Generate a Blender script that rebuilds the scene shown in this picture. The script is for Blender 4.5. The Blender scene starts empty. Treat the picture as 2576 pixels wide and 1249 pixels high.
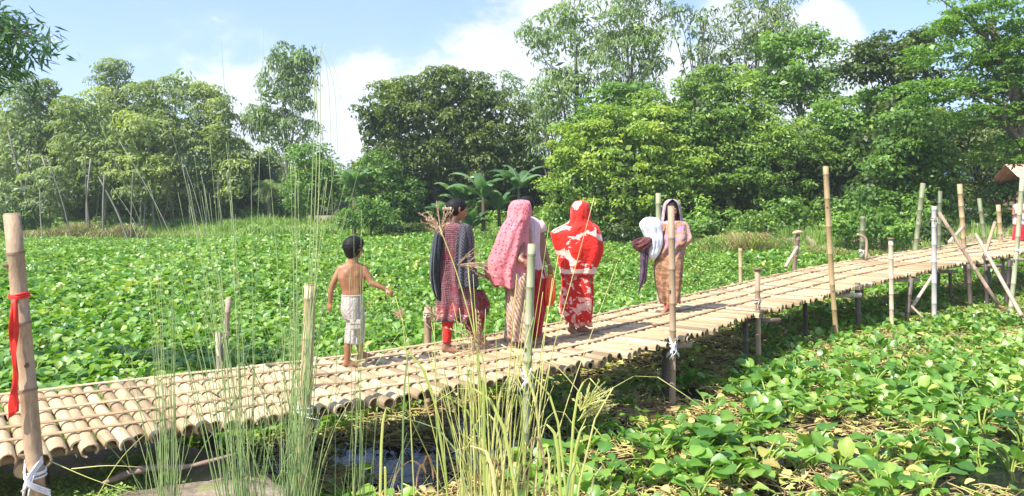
import bpy, bmesh, math, random
import numpy as np
from mathutils import Vector, Matrix, Euler

scene = bpy.context.scene
COL = scene.collection
R = math.radians
rng = np.random.default_rng(7)
random.seed(7)

# ---------------------------------------------------------------- camera
EYE = 1.5
F = 1874.0            # focal length in units of a 2576 px wide picture
cam_d = bpy.data.cameras.new('camera')
cam = bpy.data.objects.new('camera', cam_d)
COL.objects.link(cam)
cam_d.sensor_width = 36.0
cam_d.sensor_fit = 'HORIZONTAL'
cam_d.lens = 36.0 * F / 2576.0
cam_d.shift_y = -117.5 / 2576.0
cam_d.clip_start = 0.1
cam_d.clip_end = 6000
cam.location = (0, 0, EYE)
cam.rotation_euler = (R(90), 0, 0)
scene.camera = cam

# ---------------------------------------------------------------- light
SUN_DIR = Vector((-0.50, -0.42, 0.86)).normalized()     # towards the sun
world = bpy.data.worlds.new('World')
scene.world = world
world.use_nodes = True
wn = world.node_tree.nodes
wl = world.node_tree.links
wn.clear()
w_out = wn.new('ShaderNodeOutputWorld')
w_bg = wn.new('ShaderNodeBackground')
w_bg.inputs['Strength'].default_value = 0.15
sky = wn.new('ShaderNodeTexSky')
sky.sky_type = 'NISHITA'
sky.sun_disc = False
sky.sun_elevation = math.asin(SUN_DIR.z)
sky.sun_rotation = math.atan2(SUN_DIR.x, SUN_DIR.y)
sky.air_density = 1.0
sky.dust_density = 1.5
sky.ozone_density = 1.5
tc = wn.new('ShaderNodeTexCoord')
def wnode(t, **kw):
    n = wn.new(t)
    for k, v in kw.items():
        setattr(n, k, v)
    return n
# stretch so that clouds flatten towards the horizon
mp = wnode('ShaderNodeMapping')
mp.inputs['Scale'].default_value = (1.0, 1.0, 1.7)
wl.new(tc.outputs['Generated'], mp.inputs['Vector'])
nz = wnode('ShaderNodeTexNoise')
nz.inputs['Scale'].default_value = 2.6
nz.inputs['Detail'].default_value = 9
nz.inputs['Roughness'].default_value = 0.56
nz.inputs['Distortion'].default_value = 0.35
wl.new(mp.outputs[0], nz.inputs['Vector'])
nz2 = wnode('ShaderNodeTexNoise')
nz2.inputs['Scale'].default_value = 9.0
nz2.inputs['Detail'].default_value = 8
nz2.inputs['Roughness'].default_value = 0.6
wl.new(mp.outputs[0], nz2.inputs['Vector'])
def skydir(px, py):
    return Vector(((px - 1288) / F, 1.0, (507 - py) / F)).normalized()
def wmath(op, a, b=None, clamp=False):
    m = wnode('ShaderNodeMath', operation=op, use_clamp=clamp)
    for i, v in enumerate((a, b)):
        if v is None: continue
        if isinstance(v, (int, float)): m.inputs[i].default_value = v
        else: wl.new(v, m.inputs[i])
    return m.outputs[0]
def blob(px, py, rad):
    """1 at the middle of a cloud, 0 at rad degrees from it"""
    d = wnode('ShaderNodeVectorMath', operation='DISTANCE')
    nrm = wnode('ShaderNodeVectorMath', operation='NORMALIZE')
    wl.new(tc.outputs['Generated'], nrm.inputs[0])
    wl.new(nrm.outputs[0], d.inputs[0])
    d.inputs[1].default_value = skydir(px, py)
    q = wmath('DIVIDE', d.outputs['Value'], math.radians(rad))
    return wmath('SUBTRACT', 1.0, q, True)
# thick cumulus bank (a few lobes), thin veil elsewhere
acc = None
for px, py, rad in ((1290, 200, 9.5), (1130, 290, 8), (1420, 110, 7.5), (930, 330, 8), (1600, 180, 9), (1850, 200, 9), (700, 330, 7), (2080, 90, 4.0), (2040, 210, 6), (480, 200, 9), (760, 180, 7)):
    b = blob(px, py, rad)
    if px in (480, 760):
        b = wmath('MULTIPLY', b, 0.30)
    acc = b if acc is None else wmath('MAXIMUM', acc, b)
n_c = wmath('SUBTRACT', nz.outputs['Fac'], 0.5)
n_f = wmath('SUBTRACT', nz2.outputs['Fac'], 0.5)
edge = wmath('ADD', acc, wmath('ADD', wmath('MULTIPLY', n_c, 0.9), wmath('MULTIPLY', n_f, 0.9)))
mr = wnode('ShaderNodeMapRange', interpolation_type='SMOOTHSTEP')
mr.inputs['From Min'].default_value = 0.16
mr.inputs['From Max'].default_value = 0.46
mr.inputs['To Max'].default_value = 0.9
wl.new(edge, mr.inputs['Value'])
# veil: soft thin cloud all over, denser low down
sep = wnode('ShaderNodeSeparateXYZ')
wl.new(tc.outputs['Generated'], sep.inputs[0])
low = wnode('ShaderNodeMapRange')
low.inputs['From Min'].default_value = 0.42
low.inputs['From Max'].default_value = 0.0
low.inputs['To Min'].default_value = 0.27
low.inputs['To Max'].default_value = 0.55
wl.new(sep.outputs['Z'], low.inputs['Value'])
veil = wmath('ADD', low.outputs[0], wmath('MULTIPLY', n_c, 1.0), True)
fac = wmath('MAXIMUM', mr.outputs[0], wmath('MULTIPLY', veil, 0.8))
ccol = wnode('ShaderNodeMix', data_type='RGBA')
ccol.inputs['A'].default_value = (2.7, 3.15, 4.3, 1)
ccol.inputs['B'].default_value = (4.0, 4.15, 4.6, 1)
cs = wmath('ADD', mr.outputs[0], wmath('MULTIPLY', n_f, 1.2), True)
wl.new(cs, ccol.inputs['Factor'])
wmix = wnode('ShaderNodeMix', data_type='RGBA')
wl.new(fac, wmix.inputs['Factor'])
gain = wnode('ShaderNodeMix', data_type='RGBA', blend_type='MULTIPLY')
gain.inputs['Factor'].default_value = 1.0
gain.inputs['B'].default_value = (0.80, 0.89, 1.06, 1)
wl.new(sky.outputs[0], gain.inputs['A'])
wl.new(gain.outputs['Result'], wmix.inputs['A'])
wl.new(ccol.outputs['Result'], wmix.inputs['B'])
wl.new(wmix.outputs['Result'], w_bg.inputs['Color'])
wl.new(w_bg.outputs[0], w_out.inputs['Surface'])

sun_d = bpy.data.lights.new('sun', 'SUN')
sun_d.energy = 4.8
sun_d.angle = R(0.53)
sun_d.color = (1.0, 0.955, 0.88)
sun = bpy.data.objects.new('sun', sun_d)
COL.objects.link(sun)
sun.rotation_euler = SUN_DIR.to_track_quat('Z', 'Y').to_euler()
sun.location = (-20, -10, 30)

scene.view_settings.view_transform = 'Standard'
scene.view_settings.look = 'None'
scene.view_settings.gamma = 1.0
scene.view_settings.exposure = 0.88
scene.view_settings.use_curve_mapping = False
scene.cycles.max_bounces = 7
scene.cycles.volume_bounces = 1
scene.cycles.diffuse_bounces = 4
scene.cycles.transmission_bounces = 4
scene.cycles.transparent_max_bounces = 4
scene.cycles.use_denoising = True

# ---------------------------------------------------------------- helpers
def P(px, py, d):
    """the point at depth d seen at picture position px, py (2576 x 1249)"""
    return np.array([(px - 1288) / F * d, d, EYE + (507 - py) / F * d])
def G(px, py, z):
    d = (EYE - z) * F / (py - 507)
    return np.array([(px - 1288) / F * d, d, z])

def link(o, parent=None):
    COL.objects.link(o)
    if parent is not None: o.parent = parent
    return o
def tag(o, label=None, cat=None, group=None, kind=None):
    if label: o['label'] = label
    if cat: o['category'] = cat
    if group: o['group'] = group
    if kind: o['kind'] = kind
    return o
def empty(name, loc, label=None, cat=None, group=None):
    o = bpy.data.objects.new(name, None)
    o.empty_display_size = 0.1
    o.location = loc
    COL.objects.link(o)
    return tag(o, label, cat, group)

class Geo:
    """collects vertices, polygons, a per-vertex 'var' value and optional uv"""
    def __init__(s):
        s.V = []; s.F = []; s.A = []; s.n = 0; s.UV = {}; s.uvs = []
        s.hasuv = False
    def add(s, V, Fc, var=0.5, uv=None):
        V = np.asarray(V, float)
        base = s.n
        s.V.append(V)
        if isinstance(Fc, np.ndarray): s.F.extend((Fc + base).tolist())
        else: s.F.extend([[i + base for i in f] for f in Fc])
        a = np.empty(len(V)); a[:] = var
        s.A.append(a)
        if uv is None: uv = np.zeros((len(V), 2))
        else: s.hasuv = True
        s.uvs.append(uv)
        s.n += len(V)
        return s
    def mesh(s, name, mat, smooth=True):
        me = bpy.data.meshes.new(name)
        V = np.concatenate(s.V)
        me.from_pydata(V.tolist(), [], s.F)
        at = me.attributes.new('var', 'FLOAT', 'POINT')
        at.data.foreach_set('value', np.concatenate(s.A).astype(np.float32))
        if s.hasuv:
            uvl = me.uv_layers.new(name='UVMap')
            li = np.empty(len(me.loops), np.int32)
            me.loops.foreach_get('vertex_index', li)
            uvl.data.foreach_set('uv', np.concatenate(s.uvs)[li].astype(np.float32).ravel())
        if smooth:
            me.polygons.foreach_set('use_smooth', [True] * len(me.polygons))
        for m in (mat if isinstance(mat, (list, tuple)) else [mat]):
            me.materials.append(m)
        me.update()
        return me
    def obj(s, name, mat, parent=None, smooth=True, loc=None):
        o = bpy.data.objects.new(name, s.mesh(name, mat, smooth))
        if loc is not None: o.location = loc
        return link(o, parent)

def quads_mesh(name, V, A, mat, smooth=False):
    """V (n,4,3) quads, A (n) var"""
    n = len(V)
    me = bpy.data.meshes.new(name)
    me.vertices.add(n * 4)
    me.vertices.foreach_set('co', V.reshape(-1).astype(np.float32))
    me.loops.add(n * 4)
    me.loops.foreach_set('vertex_index', np.arange(n * 4, dtype=np.int32))
    me.polygons.add(n)
    me.polygons.foreach_set('loop_start', np.arange(0, n * 4, 4, dtype=np.int32))
    me.polygons.foreach_set('loop_total', np.full(n, 4, np.int32))
    at = me.attributes.new('var', 'FLOAT', 'POINT')
    at.data.foreach_set('value', np.repeat(A, 4).astype(np.float32))
    me.materials.append(mat)
    me.update(calc_edges=True)
    me.validate()
    return me

def frame_along(pts):
    pts = np.asarray(pts, float)
    T = np.gradient(pts, axis=0)
    T /= np.linalg.norm(T, axis=1, keepdims=True) + 1e-12
    ref = np.array([0, 0, 1.0]) if abs(T[0][2]) < 0.85 else np.array([0, 1.0, 0])
    N = []
    n = np.cross(T[0], ref); n /= np.linalg.norm(n)
    for t in T:
        n = n - t * np.dot(n, t); n /= np.linalg.norm(n) + 1e-12
        N.append(n.copy())
    N = np.array(N)
    return T, N, np.cross(T, N)
def tube(geo, pts, rad, sides=8, var=0.5, caps=True, flat=1.0):
    pts = np.asarray(pts, float)
    k = len(pts)
    rad = np.broadcast_to(np.asarray(rad, float), (k,))
    T, N, B = frame_along(pts)
    th = np.arange(sides) / sides * 2 * math.pi
    ring = (N[:, None] * np.cos(th)[None, :, None] + flat * B[:, None] * np.sin(th)[None, :, None]) * rad[:, None, None]
    V = (pts[:, None] + ring).reshape(-1, 3)
    i = np.arange(k - 1)[:, None] * sides; j = np.arange(sides)[None]
    a = i + j; b = i + (j + 1) % sides
    Fc = np.stack([a, b, b + sides, a + sides], -1).reshape(-1, 4).tolist()
    if caps:
        Fc.append(list(range(sides - 1, -1, -1)))
        Fc.append(list(range((k - 1) * sides, k * sides)))
    v = np.repeat(np.broadcast_to(np.asarray(var, float), (k,)), sides)
    geo.add(V, Fc, v)
def curve(pts, n):
    """catmull-rom through pts"""
    pts = np.asarray(pts, float)
    p = np.vstack([2 * pts[0] - pts[1], pts, 2 * pts[-1] - pts[-2]])
    t = np.linspace(0, len(pts) - 1, n)
    i = np.minimum(t.astype(int), len(pts) - 2); u = (t - i)[:, None]
    p0, p1, p2, p3 = p[i], p[i + 1], p[i + 2], p[i + 3]
    return 0.5 * ((2 * p1) + (-p0 + p2) * u + (2 * p0 - 5 * p1 + 4 * p2 - p3) * u ** 2 + (-p0 + 3 * p1 - 3 * p2 + p3) * u ** 3)
def box(geo, lo, hi, var=0.5):
    x0, y0, z0 = lo; x1, y1, z1 = hi
    geo.add([(x0, y0, z0), (x1, y0, z0), (x1, y1, z0), (x0, y1, z0), (x0, y0, z1), (x1, y0, z1), (x1, y1, z1), (x0, y1, z1)],
            [(3, 2, 1, 0), (4, 5, 6, 7), (0, 1, 5, 4), (1, 2, 6, 5), (2, 3, 7, 6), (3, 0, 4, 7)], var)

class SumNoise:
    def __init__(s, seed, scale):
        r = np.random.default_rng(seed)
        s.d = r.normal(size=(12, 2)); s.d /= np.linalg.norm(s.d, axis=1, keepdims=True)
        s.f = scale * 2 ** r.uniform(-1, 1.6, 12); s.p = r.uniform(0, 6.28, 12)
        s.a = scale / s.f; s.a /= math.sqrt((s.a ** 2).sum() / 2)
    def __call__(s, x, y):
        x = np.asarray(x, float); y = np.asarray(y, float)
        o = 0
        for d, f, p, a in zip(s.d, s.f, s.p, s.a):
            o = o + a * np.sin(f * (d[0] * x + d[1] * y) + p)
        return o

# ---------------------------------------------------------------- materials
def newmat(name):
    m = bpy.data.materials.new(name)
    m.use_nodes = True
    nt = m.node_tree
    b = nt.nodes['Principled BSDF']
    return m, nt, b
def N_(nt, t, **kw):
    n = nt.nodes.new(t)
    for k, v in kw.items(): setattr(n, k, v)
    return n
def M_(nt, op, a, b=None, c=None, clamp=False):
    m = N_(nt, 'ShaderNodeMath', operation=op, use_clamp=clamp)
    for i, v in enumerate((a, b, c)):
        if v is None: continue
        if isinstance(v, (int, float)): m.inputs[i].default_value = v
        else: nt.links.new(v, m.inputs[i])
    return m.outputs[0]
def ramp(nt, fac, stops):
    r = N_(nt, 'ShaderNodeValToRGB')
    e = r.color_ramp.elements
    e[0].position, e[0].color = stops[0][0], (*stops[0][1], 1)
    e[1].position, e[1].color = stops[-1][0], (*stops[-1][1], 1)
    for p, c in stops[1:-1]:
        n = e.new(p); n.color = (*c, 1)
    nt.links.new(fac, r.inputs[0])
    return r.outputs[0]
def noise(nt, scale, detail=3, vec=None, rough=0.5, dist=0.0):
    n = N_(nt, 'ShaderNodeTexNoise')
    n.inputs['Scale'].default_value = scale; n.inputs['Detail'].default_value = detail
    n.inputs['Roughness'].default_value = rough; n.inputs['Distortion'].default_value = dist
    if vec is not None: nt.links.new(vec, n.inputs['Vector'])
    return n.outputs['Fac']
def mixc(nt, fac, a, b, blend='MIX'):
    m = N_(nt, 'ShaderNodeMix', data_type='RGBA', blend_type=blend)
    for k, v in (('Factor', fac), ('A', a), ('B', b)):
        if isinstance(v, (int, float)): m.inputs[k].default_value = v
        elif isinstance(v, tuple): m.inputs[k].default_value = (*v, 1) if len(v) == 3 else v
        else: nt.links.new(v, m.inputs[k])
    return m.outputs['Result']
def bump(nt, b, h, dist, strength=1.0):
    n = N_(nt, 'ShaderNodeBump')
    n.inputs['Distance'].default_value = dist; n.inputs['Strength'].default_value = strength
    nt.links.new(h, n.inputs['Height'])
    nt.links.new(n.outputs[0], b.inputs['Normal'])
def objpos(nt):
    return N_(nt, 'ShaderNodeNewGeometry').outputs['Position']
def attr(nt, name='var'):
    return N_(nt, 'ShaderNodeAttribute', attribute_name=name).outputs['Fac']
def orand(nt):
    return N_(nt, 'ShaderNodeObjectInfo').outputs['Random']

def leaf_mat(name, stops, rough=0.45, transl=0.3, world_scale=0.35, spec=0.4, rnd=0.25, tint=None):
    m, nt, b = newmat(name)
    v = attr(nt)
    wv = noise(nt, world_scale, 3, objpos(nt))
    f = M_(nt, 'ADD', M_(nt, 'MULTIPLY', v, 0.62), M_(nt, 'MULTIPLY', M_(nt, 'SUBTRACT', wv, 0.5), 0.7))
    f = M_(nt, 'ADD', f, M_(nt, 'MULTIPLY', orand(nt), rnd))
    c = ramp(nt, f, stops)
    nt.links.new(c, b.inputs['Base Color'])
    b.inputs['Roughness'].default_value = rough
    b.inputs['Specular IOR Level'].default_value = spec
    if transl > 0:
        t = N_(nt, 'ShaderNodeBsdfTranslucent')
        tc2 = mixc(nt, 1.0, c, (1.5, 1.6, 0.6), 'MULTIPLY')
        nt.links.new(tc2, t.inputs['Color'])
        mx = N_(nt, 'ShaderNodeMixShader')
        mx.inputs[0].default_value = transl
        nt.links.new(b.outputs[0], mx.inputs[1]); nt.links.new(t.outputs[0], mx.inputs[2])
        nt.links.new(mx.outputs[0], nt.nodes['Material Output'].inputs['Surface'])
    return m

def wood_mat(name, c0, c1, c2, scale=14, rough=0.7, stretch=(1, 1, 1), node=(0.12, 0.07, 0.04), bmp=0.004, vmix=1.0):
    """var: 0 plain .. 1 dark node ring"""
    m, nt, b = newmat(name)
    tcn = N_(nt, 'ShaderNodeTexCoord')
    mpn = N_(nt, 'ShaderNodeMapping'); mpn.inputs['Scale'].default_value = stretch
    nt.links.new(tcn.outputs['Object'], mpn.inputs['Vector'])
    r = orand(nt)
    off = N_(nt, 'ShaderNodeCombineXYZ'); nt.links.new(M_(nt, 'MULTIPLY', r, 31.0), off.inputs[0])
    nt.links.new(off.outputs[0], mpn.inputs['Location'])
    n1 = noise(nt, scale, 5, mpn.outputs[0], 0.65, 0.3)
    n2 = noise(nt, scale * 0.2, 3, mpn.outputs[0])
    f = M_(nt, 'ADD', M_(nt, 'MULTIPLY', n1, 0.55), M_(nt, 'MULTIPLY', n2, 0.35))
    f = M_(nt, 'ADD', f, M_(nt, 'MULTIPLY', M_(nt, 'SUBTRACT', r, 0.5), 0.6))
    c = ramp(nt, f, [(0.18, c0), (0.5, c1), (0.8, c2)])
    st = noise(nt, scale * .55, 6, mpn.outputs[0], 0.75, 1.2)
    sm_ = N_(nt, 'ShaderNodeMapRange'); nt.links.new(st, sm_.inputs[0]); sm_.inputs[1].default_value = .60; sm_.inputs[2].default_value = .74; sm_.inputs[4].default_value = .6
    c = mixc(nt, sm_.outputs[0], c, tuple(x * .55 for x in c0))
    c = mixc(nt, M_(nt, 'MULTIPLY', attr(nt), vmix, None, True), c, node)
    nt.links.new(c, b.inputs['Base Color'])
    b.inputs['Roughness'].default_value = rough
    bump(nt, b, n1, bmp, 0.8)
    return m

def plain_mat(name, col, rough=0.6, nscale=20, var=0.25, bmp=0.0, metallic=0.0, spec=0.5):
    m, nt, b = newmat(name)
    n1 = noise(nt, nscale, 4, N_(nt, 'ShaderNodeTexCoord').outputs['Object'])
    lo = tuple(x * (1 - var) for x in col); hi = tuple(min(1, x * (1 + var)) for x in col)
    nt.links.new(ramp(nt, n1, [(0.3, lo), (0.7, hi)]), b.inputs['Base Color'])
    b.inputs['Roughness'].default_value = rough
    b.inputs['Specular IOR Level'].default_value = spec
    if bmp: bump(nt, b, n1, bmp)
    return m

MAT = {}
MAT['culm'] = wood_mat('dry_bamboo_deck', (0.27, 0.19, 0.10), (0.48, 0.35, 0.19), (0.59, 0.47, 0.285), 9, 0.6, (1, 12, 12), (0.25, 0.15, 0.08))
MAT['strip'] = wood_mat('split_bamboo_strip', (0.36, 0.24, 0.125), (0.54, 0.385, 0.22), (0.65, 0.50, 0.31), 9, 0.65, (1, 8, 8))
MAT['beam'] = wood_mat('old_bamboo_beam', (0.20, 0.13, 0.09), (0.42, 0.31, 0.22), (0.58, 0.46, 0.34), 9, 0.75, (6, 6, 1))
MAT['tan'] = wood_mat('tan_bamboo_post', (0.16, 0.105, 0.06), (0.40, 0.27, 0.16), (0.58, 0.44, 0.29), 16, 0.6, (4, 4, 1.2), (0.10, 0.05, 0.03))
MAT['tan2'] = wood_mat('light_tan_bamboo_post', (0.34, 0.235, 0.145), (0.56, 0.42, 0.285), (0.70, 0.56, 0.41), 14, 0.6, (4, 4, 1.2), (0.16, 0.09, 0.05))
MAT['pale'] = wood_mat('pale_yellow_bamboo_post', (0.34, 0.24, 0.11), (0.52, 0.39, 0.22), (0.62, 0.52, 0.33), 12, 0.5, (6, 6, 0.8), (0.22, 0.14, 0.07))
MAT['greenb'] = wood_mat('greenish_bamboo_post', (0.12, 0.14, 0.07), (0.24, 0.26, 0.13), (0.42, 0.42, 0.26), 12, 0.55, (6, 6, 0.8), (0.10, 0.09, 0.05))
MAT['greyb'] = wood_mat('grey_weathered_bamboo_post', (0.20, 0.19, 0.17), (0.33, 0.31, 0.28), (0.48, 0.45, 0.41), 14, 0.7, (8, 8, 0.8), (0.2, 0.18, 0.15))
MAT['darkb'] = wood_mat('dark_bamboo_leg', (0.05, 0.035, 0.025), (0.11, 0.08, 0.06), (0.2, 0.16, 0.12), 12, 0.6, (6, 6, 0.8), (0.03, 0.02, 0.02))  # one dark tone over the whole length
MAT['cord'] = plain_mat('white_plastic_cord', (0.72, 0.71, 0.72), 0.5, 60, 0.15)
MAT['twine'] = plain_mat('beige_rope', (0.50, 0.43, 0.34), 0.8, 80, 0.3)
MAT['ribbon'] = plain_mat('red_cloth_ribbon', (0.80, 0.03, 0.015), 0.6, 12, 0.2)
MAT['bark'] = wood_mat('tree_bark', (0.05, 0.04, 0.03), (0.12, 0.10, 0.07), (0.22, 0.19, 0.15), 5, 0.9, (4, 4, 0.6), bmp=0.02)
MAT['palebark'] = wood_mat('pale_smooth_bark', (0.12, 0.12, 0.09), (0.24, 0.24, 0.18), (0.38, 0.38, 0.30), 4, 0.8, (4, 4, 0.6), bmp=0.01)
GR = dict(
    hy=[(0.0, (0.045, 0.135, 0.02)), (0.35, (0.075, 0.225, 0.035)), (0.6, (0.125, 0.32, 0.06)), (0.85, (0.21, 0.40, 0.08)), (1.0, (0.38, 0.46, 0.08))],
)
# ---------------------------------------------------------------- ground and water
WZ = -0.8
def yshore(x):
    return np.interp(x, [-90, -60, -20, 0, 5, 12, 16.5, 20, 30, 60], [60, 50, 46, 43, 38, 32, 27, 22.5, 17, 12])
hn = SumNoise(3, 0.6); hn2 = SumNoise(4, 2.5)
def sstep(a, b, x):
    t = np.clip((x - a) / (b - a + 0.0), 0, 1); return t * t * (3 - 2 * t)
def height(x, y):
    s = y - yshore(x)
    right = sstep(9, 20, x)
    h = -1.15 + sstep(-1.2, 1.6, s) * (0.85 + 0.55 * right) + np.clip(s, 0, 60) * (0.012 + 0.07 * right * np.exp(-np.clip(s, 0, 99) / 22))
    near = 1 - sstep(2.2, 4.6, y + 0.25 * x)                       # bank the photographer stands on
    h = np.maximum(h, -1.15 + near * 1.0)
    mud = np.exp(-(((x + 3.3) / 2.1) ** 2 + ((y - 5.0) / 1.35) ** 2) * 1.0)
    h = np.maximum(h, -1.15 + 0.74 * sstep(0.22, 0.62, mud))
    m2 = ((x + 1.85) / .95) ** 2 + ((y - 4.05) / .82) ** 2
    h = np.maximum(h, -1.15 + 0.90 * sstep(1.35, .62, m2))
    h += 0.025 * hn(x, y) + 0.012 * hn2(x, y)
    return h
gx = np.concatenate([-np.geomspace(2500, 42, 16), np.arange(-40, -6, 0.8), np.arange(-6, 4, 0.13), np.arange(4, 40, 0.8), np.geomspace(42, 2500, 16)])
gy = np.concatenate([-np.geomspace(600, 10, 8), np.arange(-8, 3, 0.5), np.arange(3, 9, 0.13), np.arange(9, 70, 0.8), np.geomspace(72, 3000, 18)])
GX, GY = np.meshgrid(gx, gy)
GZ = height(GX, GY)
g = Geo()
nx, ny = len(gx), len(gy)
idx = np.arange(nx * ny).reshape(ny, nx)
g.add(np.stack([GX, GY, GZ], -1).reshape(-1, 3), np.stack([idx[:-1, :-1], idx[:-1, 1:], idx[1:, 1:], idx[1:, :-1]], -1).reshape(-1, 4), 0.5)
m, nt, b = newmat('mud_and_earth')
pos = objpos(nt)
n1 = noise(nt, 1.3, 6, pos, 0.6); n2 = noise(nt, 14, 5, pos, 0.7)
f = M_(nt, 'ADD', M_(nt, 'MULTIPLY', n1, 0.6), M_(nt, 'MULTIPLY', n2, 0.4))
c_mud = ramp(nt, f, [(0.3, (0.10, 0.07, 0.045)), (0.46, (0.22, 0.165, 0.11)), (0.58, (0.36, 0.30, 0.19)), (0.8, (0.44, 0.385, 0.25))])
alg = M_(nt, 'MULTIPLY', M_(nt, 'GREATER_THAN', noise(nt, 2.2, 6, pos, 0.7), 0.55), 0.65)
c_mud = mixc(nt, alg, c_mud, (0.20, 0.25, 0.05))
nt.links.new(c_mud, b.inputs['Base Color'])
b.inputs['Roughness'].default_value = 0.75
bump(nt, b, f, 0.06, 1.0)
gd = g.obj('ground', m); tag(gd, kind='structure')

g = Geo()
g.add([(-2500, -600, WZ), (2500, -600, WZ), (2500, 3000, WZ), (-2500, 3000, WZ)], [(0, 1, 2, 3)])
m, nt, b = newmat('dark_pond_water')
pos = objpos(nt)
n1 = noise(nt, 7, 4, pos, 0.6)
b.inputs['Base Color'].default_value = (0.012, 0.014, 0.011, 1)
b.inputs['Roughness'].default_value = 0.04
b.inputs['IOR'].default_value = 1.33
bump(nt, b, n1, 0.012, 0.6)
wt = g.obj('water', m, smooth=False); tag(wt, kind='structure')

# ---------------------------------------------------------------- leaf clouds
def rot_basis(d):
    """orthonormal basis with first axis d (n,3)"""
    a = np.where(np.abs(d[:, 2:3]) < 0.9, np.array([[0, 0, 1.0]]), np.array([[1.0, 0, 0]]))
    s = np.cross(d, a); s /= np.linalg.norm(s, axis=1, keepdims=True) + 1e-9
    return s, np.cross(s, d)
def leaf_quads(pos, outward, L, W, droop=0.3, up=0.5, jitter=0.7, r=rng):
    n = len(pos)
    nrm = outward * (1 - up) + np.array([0, 0, 1.0]) * up + r.normal(size=(n, 3)) * jitter * 0.6
    nrm /= np.linalg.norm(nrm, axis=1, keepdims=True)
    t = r.normal(size=(n, 3)) + outward * 0.6
    t[:, 2] -= droop * 2.5
    t -= nrm * (t * nrm).sum(1, keepdims=True)
    t /= np.linalg.norm(t, axis=1, keepdims=True) + 1e-9
    s = np.cross(nrm, t)
    l = (L * r.uniform(0.65, 1.35, n))[:, None]; w = (W * r.uniform(0.7, 1.3, n))[:, None]
    fold = nrm * w * 0.25
    a = pos - t * l * 0.5; b = pos + s * w * 0.5 + fold; c = pos + t * l * 0.5 - np.array([0, 0, 1.0]) * l * droop * 0.3; d = pos - s * w * 0.5 + fold
    return np.stack([a, b, c, d], 1)
def crown(lobes, dens, clump, L, W, droop=0.2, up=0.45, sq=0.7, seed=0, fill=0.55, gap=0.0, maxn=26000, hi=0.25, vmul=1.0, inner=1.0):
    """lobes: (x,y,z,rx,ry,rz). Clumps sit in and on the lobes; leaves sit on the clumps"""
    r = np.random.default_rng(seed + 100); I = []; IA = []
    V = []; A = []; centres = []
    dens = dens * 2.3; maxn = int(maxn * 1.9)
    for (x, y, z, rx, ry, rz) in lobes:
        if inner:
            ni = int(inner * (rx * rz) * 60)
            q = r.normal(size=(ni, 3)); q /= np.linalg.norm(q, axis=1, keepdims=True)
            p = np.array([x, y, z]) + q * (r.random((ni, 1)) ** .4 * .8) * np.array([rx, ry, rz])
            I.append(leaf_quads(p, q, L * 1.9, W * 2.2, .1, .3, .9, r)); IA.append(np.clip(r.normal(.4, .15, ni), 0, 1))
        area = (rx * rz + ry * rz + rx * ry) * 4.2
        k = max(3, int(area / (clump * clump * 2.2) * (1 - gap)))
        d = r.normal(size=(k, 3)); d /= np.linalg.norm(d, axis=1, keepdims=True)
        rad = fill + (1 - fill) * r.random((k, 1)) ** 0.5
        c = np.array([x, y, z]) + d * rad * np.array([rx, ry, rz])
        cr = clump * r.uniform(0.55, 1.35, k)
        tone = r.normal(0, 0.13, k) + 0.1 * (d[:, 2])  # higher clumps coloured lighter, as if lit from above
        for i in range(k):
            m_ = max(6, int(dens * cr[i] ** 2 * 12))
            q = r.normal(size=(m_, 3)); q /= np.linalg.norm(q, axis=1, keepdims=True)
            q[:, 2] = np.abs(q[:, 2]) * np.where(r.random(m_) < 0.78, 1, -1)
            rr = r.uniform(0.35, 1.08, (m_, 1))
            p = c[i] + q * rr * cr[i] * np.array([1, 1, sq])
            p[:, 2] -= droop * cr[i] * (rr[:, 0] ** 2) * 0.8
            V.append(leaf_quads(p, q, L, W, droop, up, 0.7, r))
            A.append(np.clip(0.45 + tone[i] + r.normal(0, 0.13, m_) + hi * (rr[:, 0] - 0.7) * np.maximum(q[:, 2], 0), 0, 1))  # top outer leaves lightened in colour to stand in for light from above
            centres.append(c[i])
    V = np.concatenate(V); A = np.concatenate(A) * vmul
    if len(V) > maxn:
        s = r.permutation(len(V))[:maxn]; V = V[s]; A = A[s]
    if I: V = np.concatenate([V] + I); A = np.concatenate([A] + IA)
    return V, A, np.array(centres)

def limbs(geo, base, top, centres, r0, seed=0, nl=12, lean=0.3):
    r = np.random.default_rng(seed)
    base = np.array(base, float); top = np.array(top, float)
    mid = (base + top) / 2 + r.normal(size=3) * [lean, lean, 0]
    pts = curve([base, mid, top], 10)
    tube(geo, pts, np.linspace(r0, r0 * 0.35, 10), 8, 0.3, True)
    tube(geo, [base + [0, 0, -0.3], base + [0, 0, 0.0], base + [0, 0, 0.35]], [r0 * 1.6, r0 * 1.35, r0 * 1.0], 8, 0.3)
    if len(centres):
        sel = centres[r.permutation(len(centres))[:nl]]
        for c in sel:
            t = r.uniform(0.35, 0.95); i = int(t * 9)
            s = pts[i]
            m2 = (s + c) / 2 + np.array([0, 0, 0.15 * np.linalg.norm(c - s)]) * 0.5
            tube(geo, curve([s, m2, c], 6), np.linspace(r0 * 0.38 * (1 - 0.4 * t), r0 * 0.06, 6), 5, 0.3, False)

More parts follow.
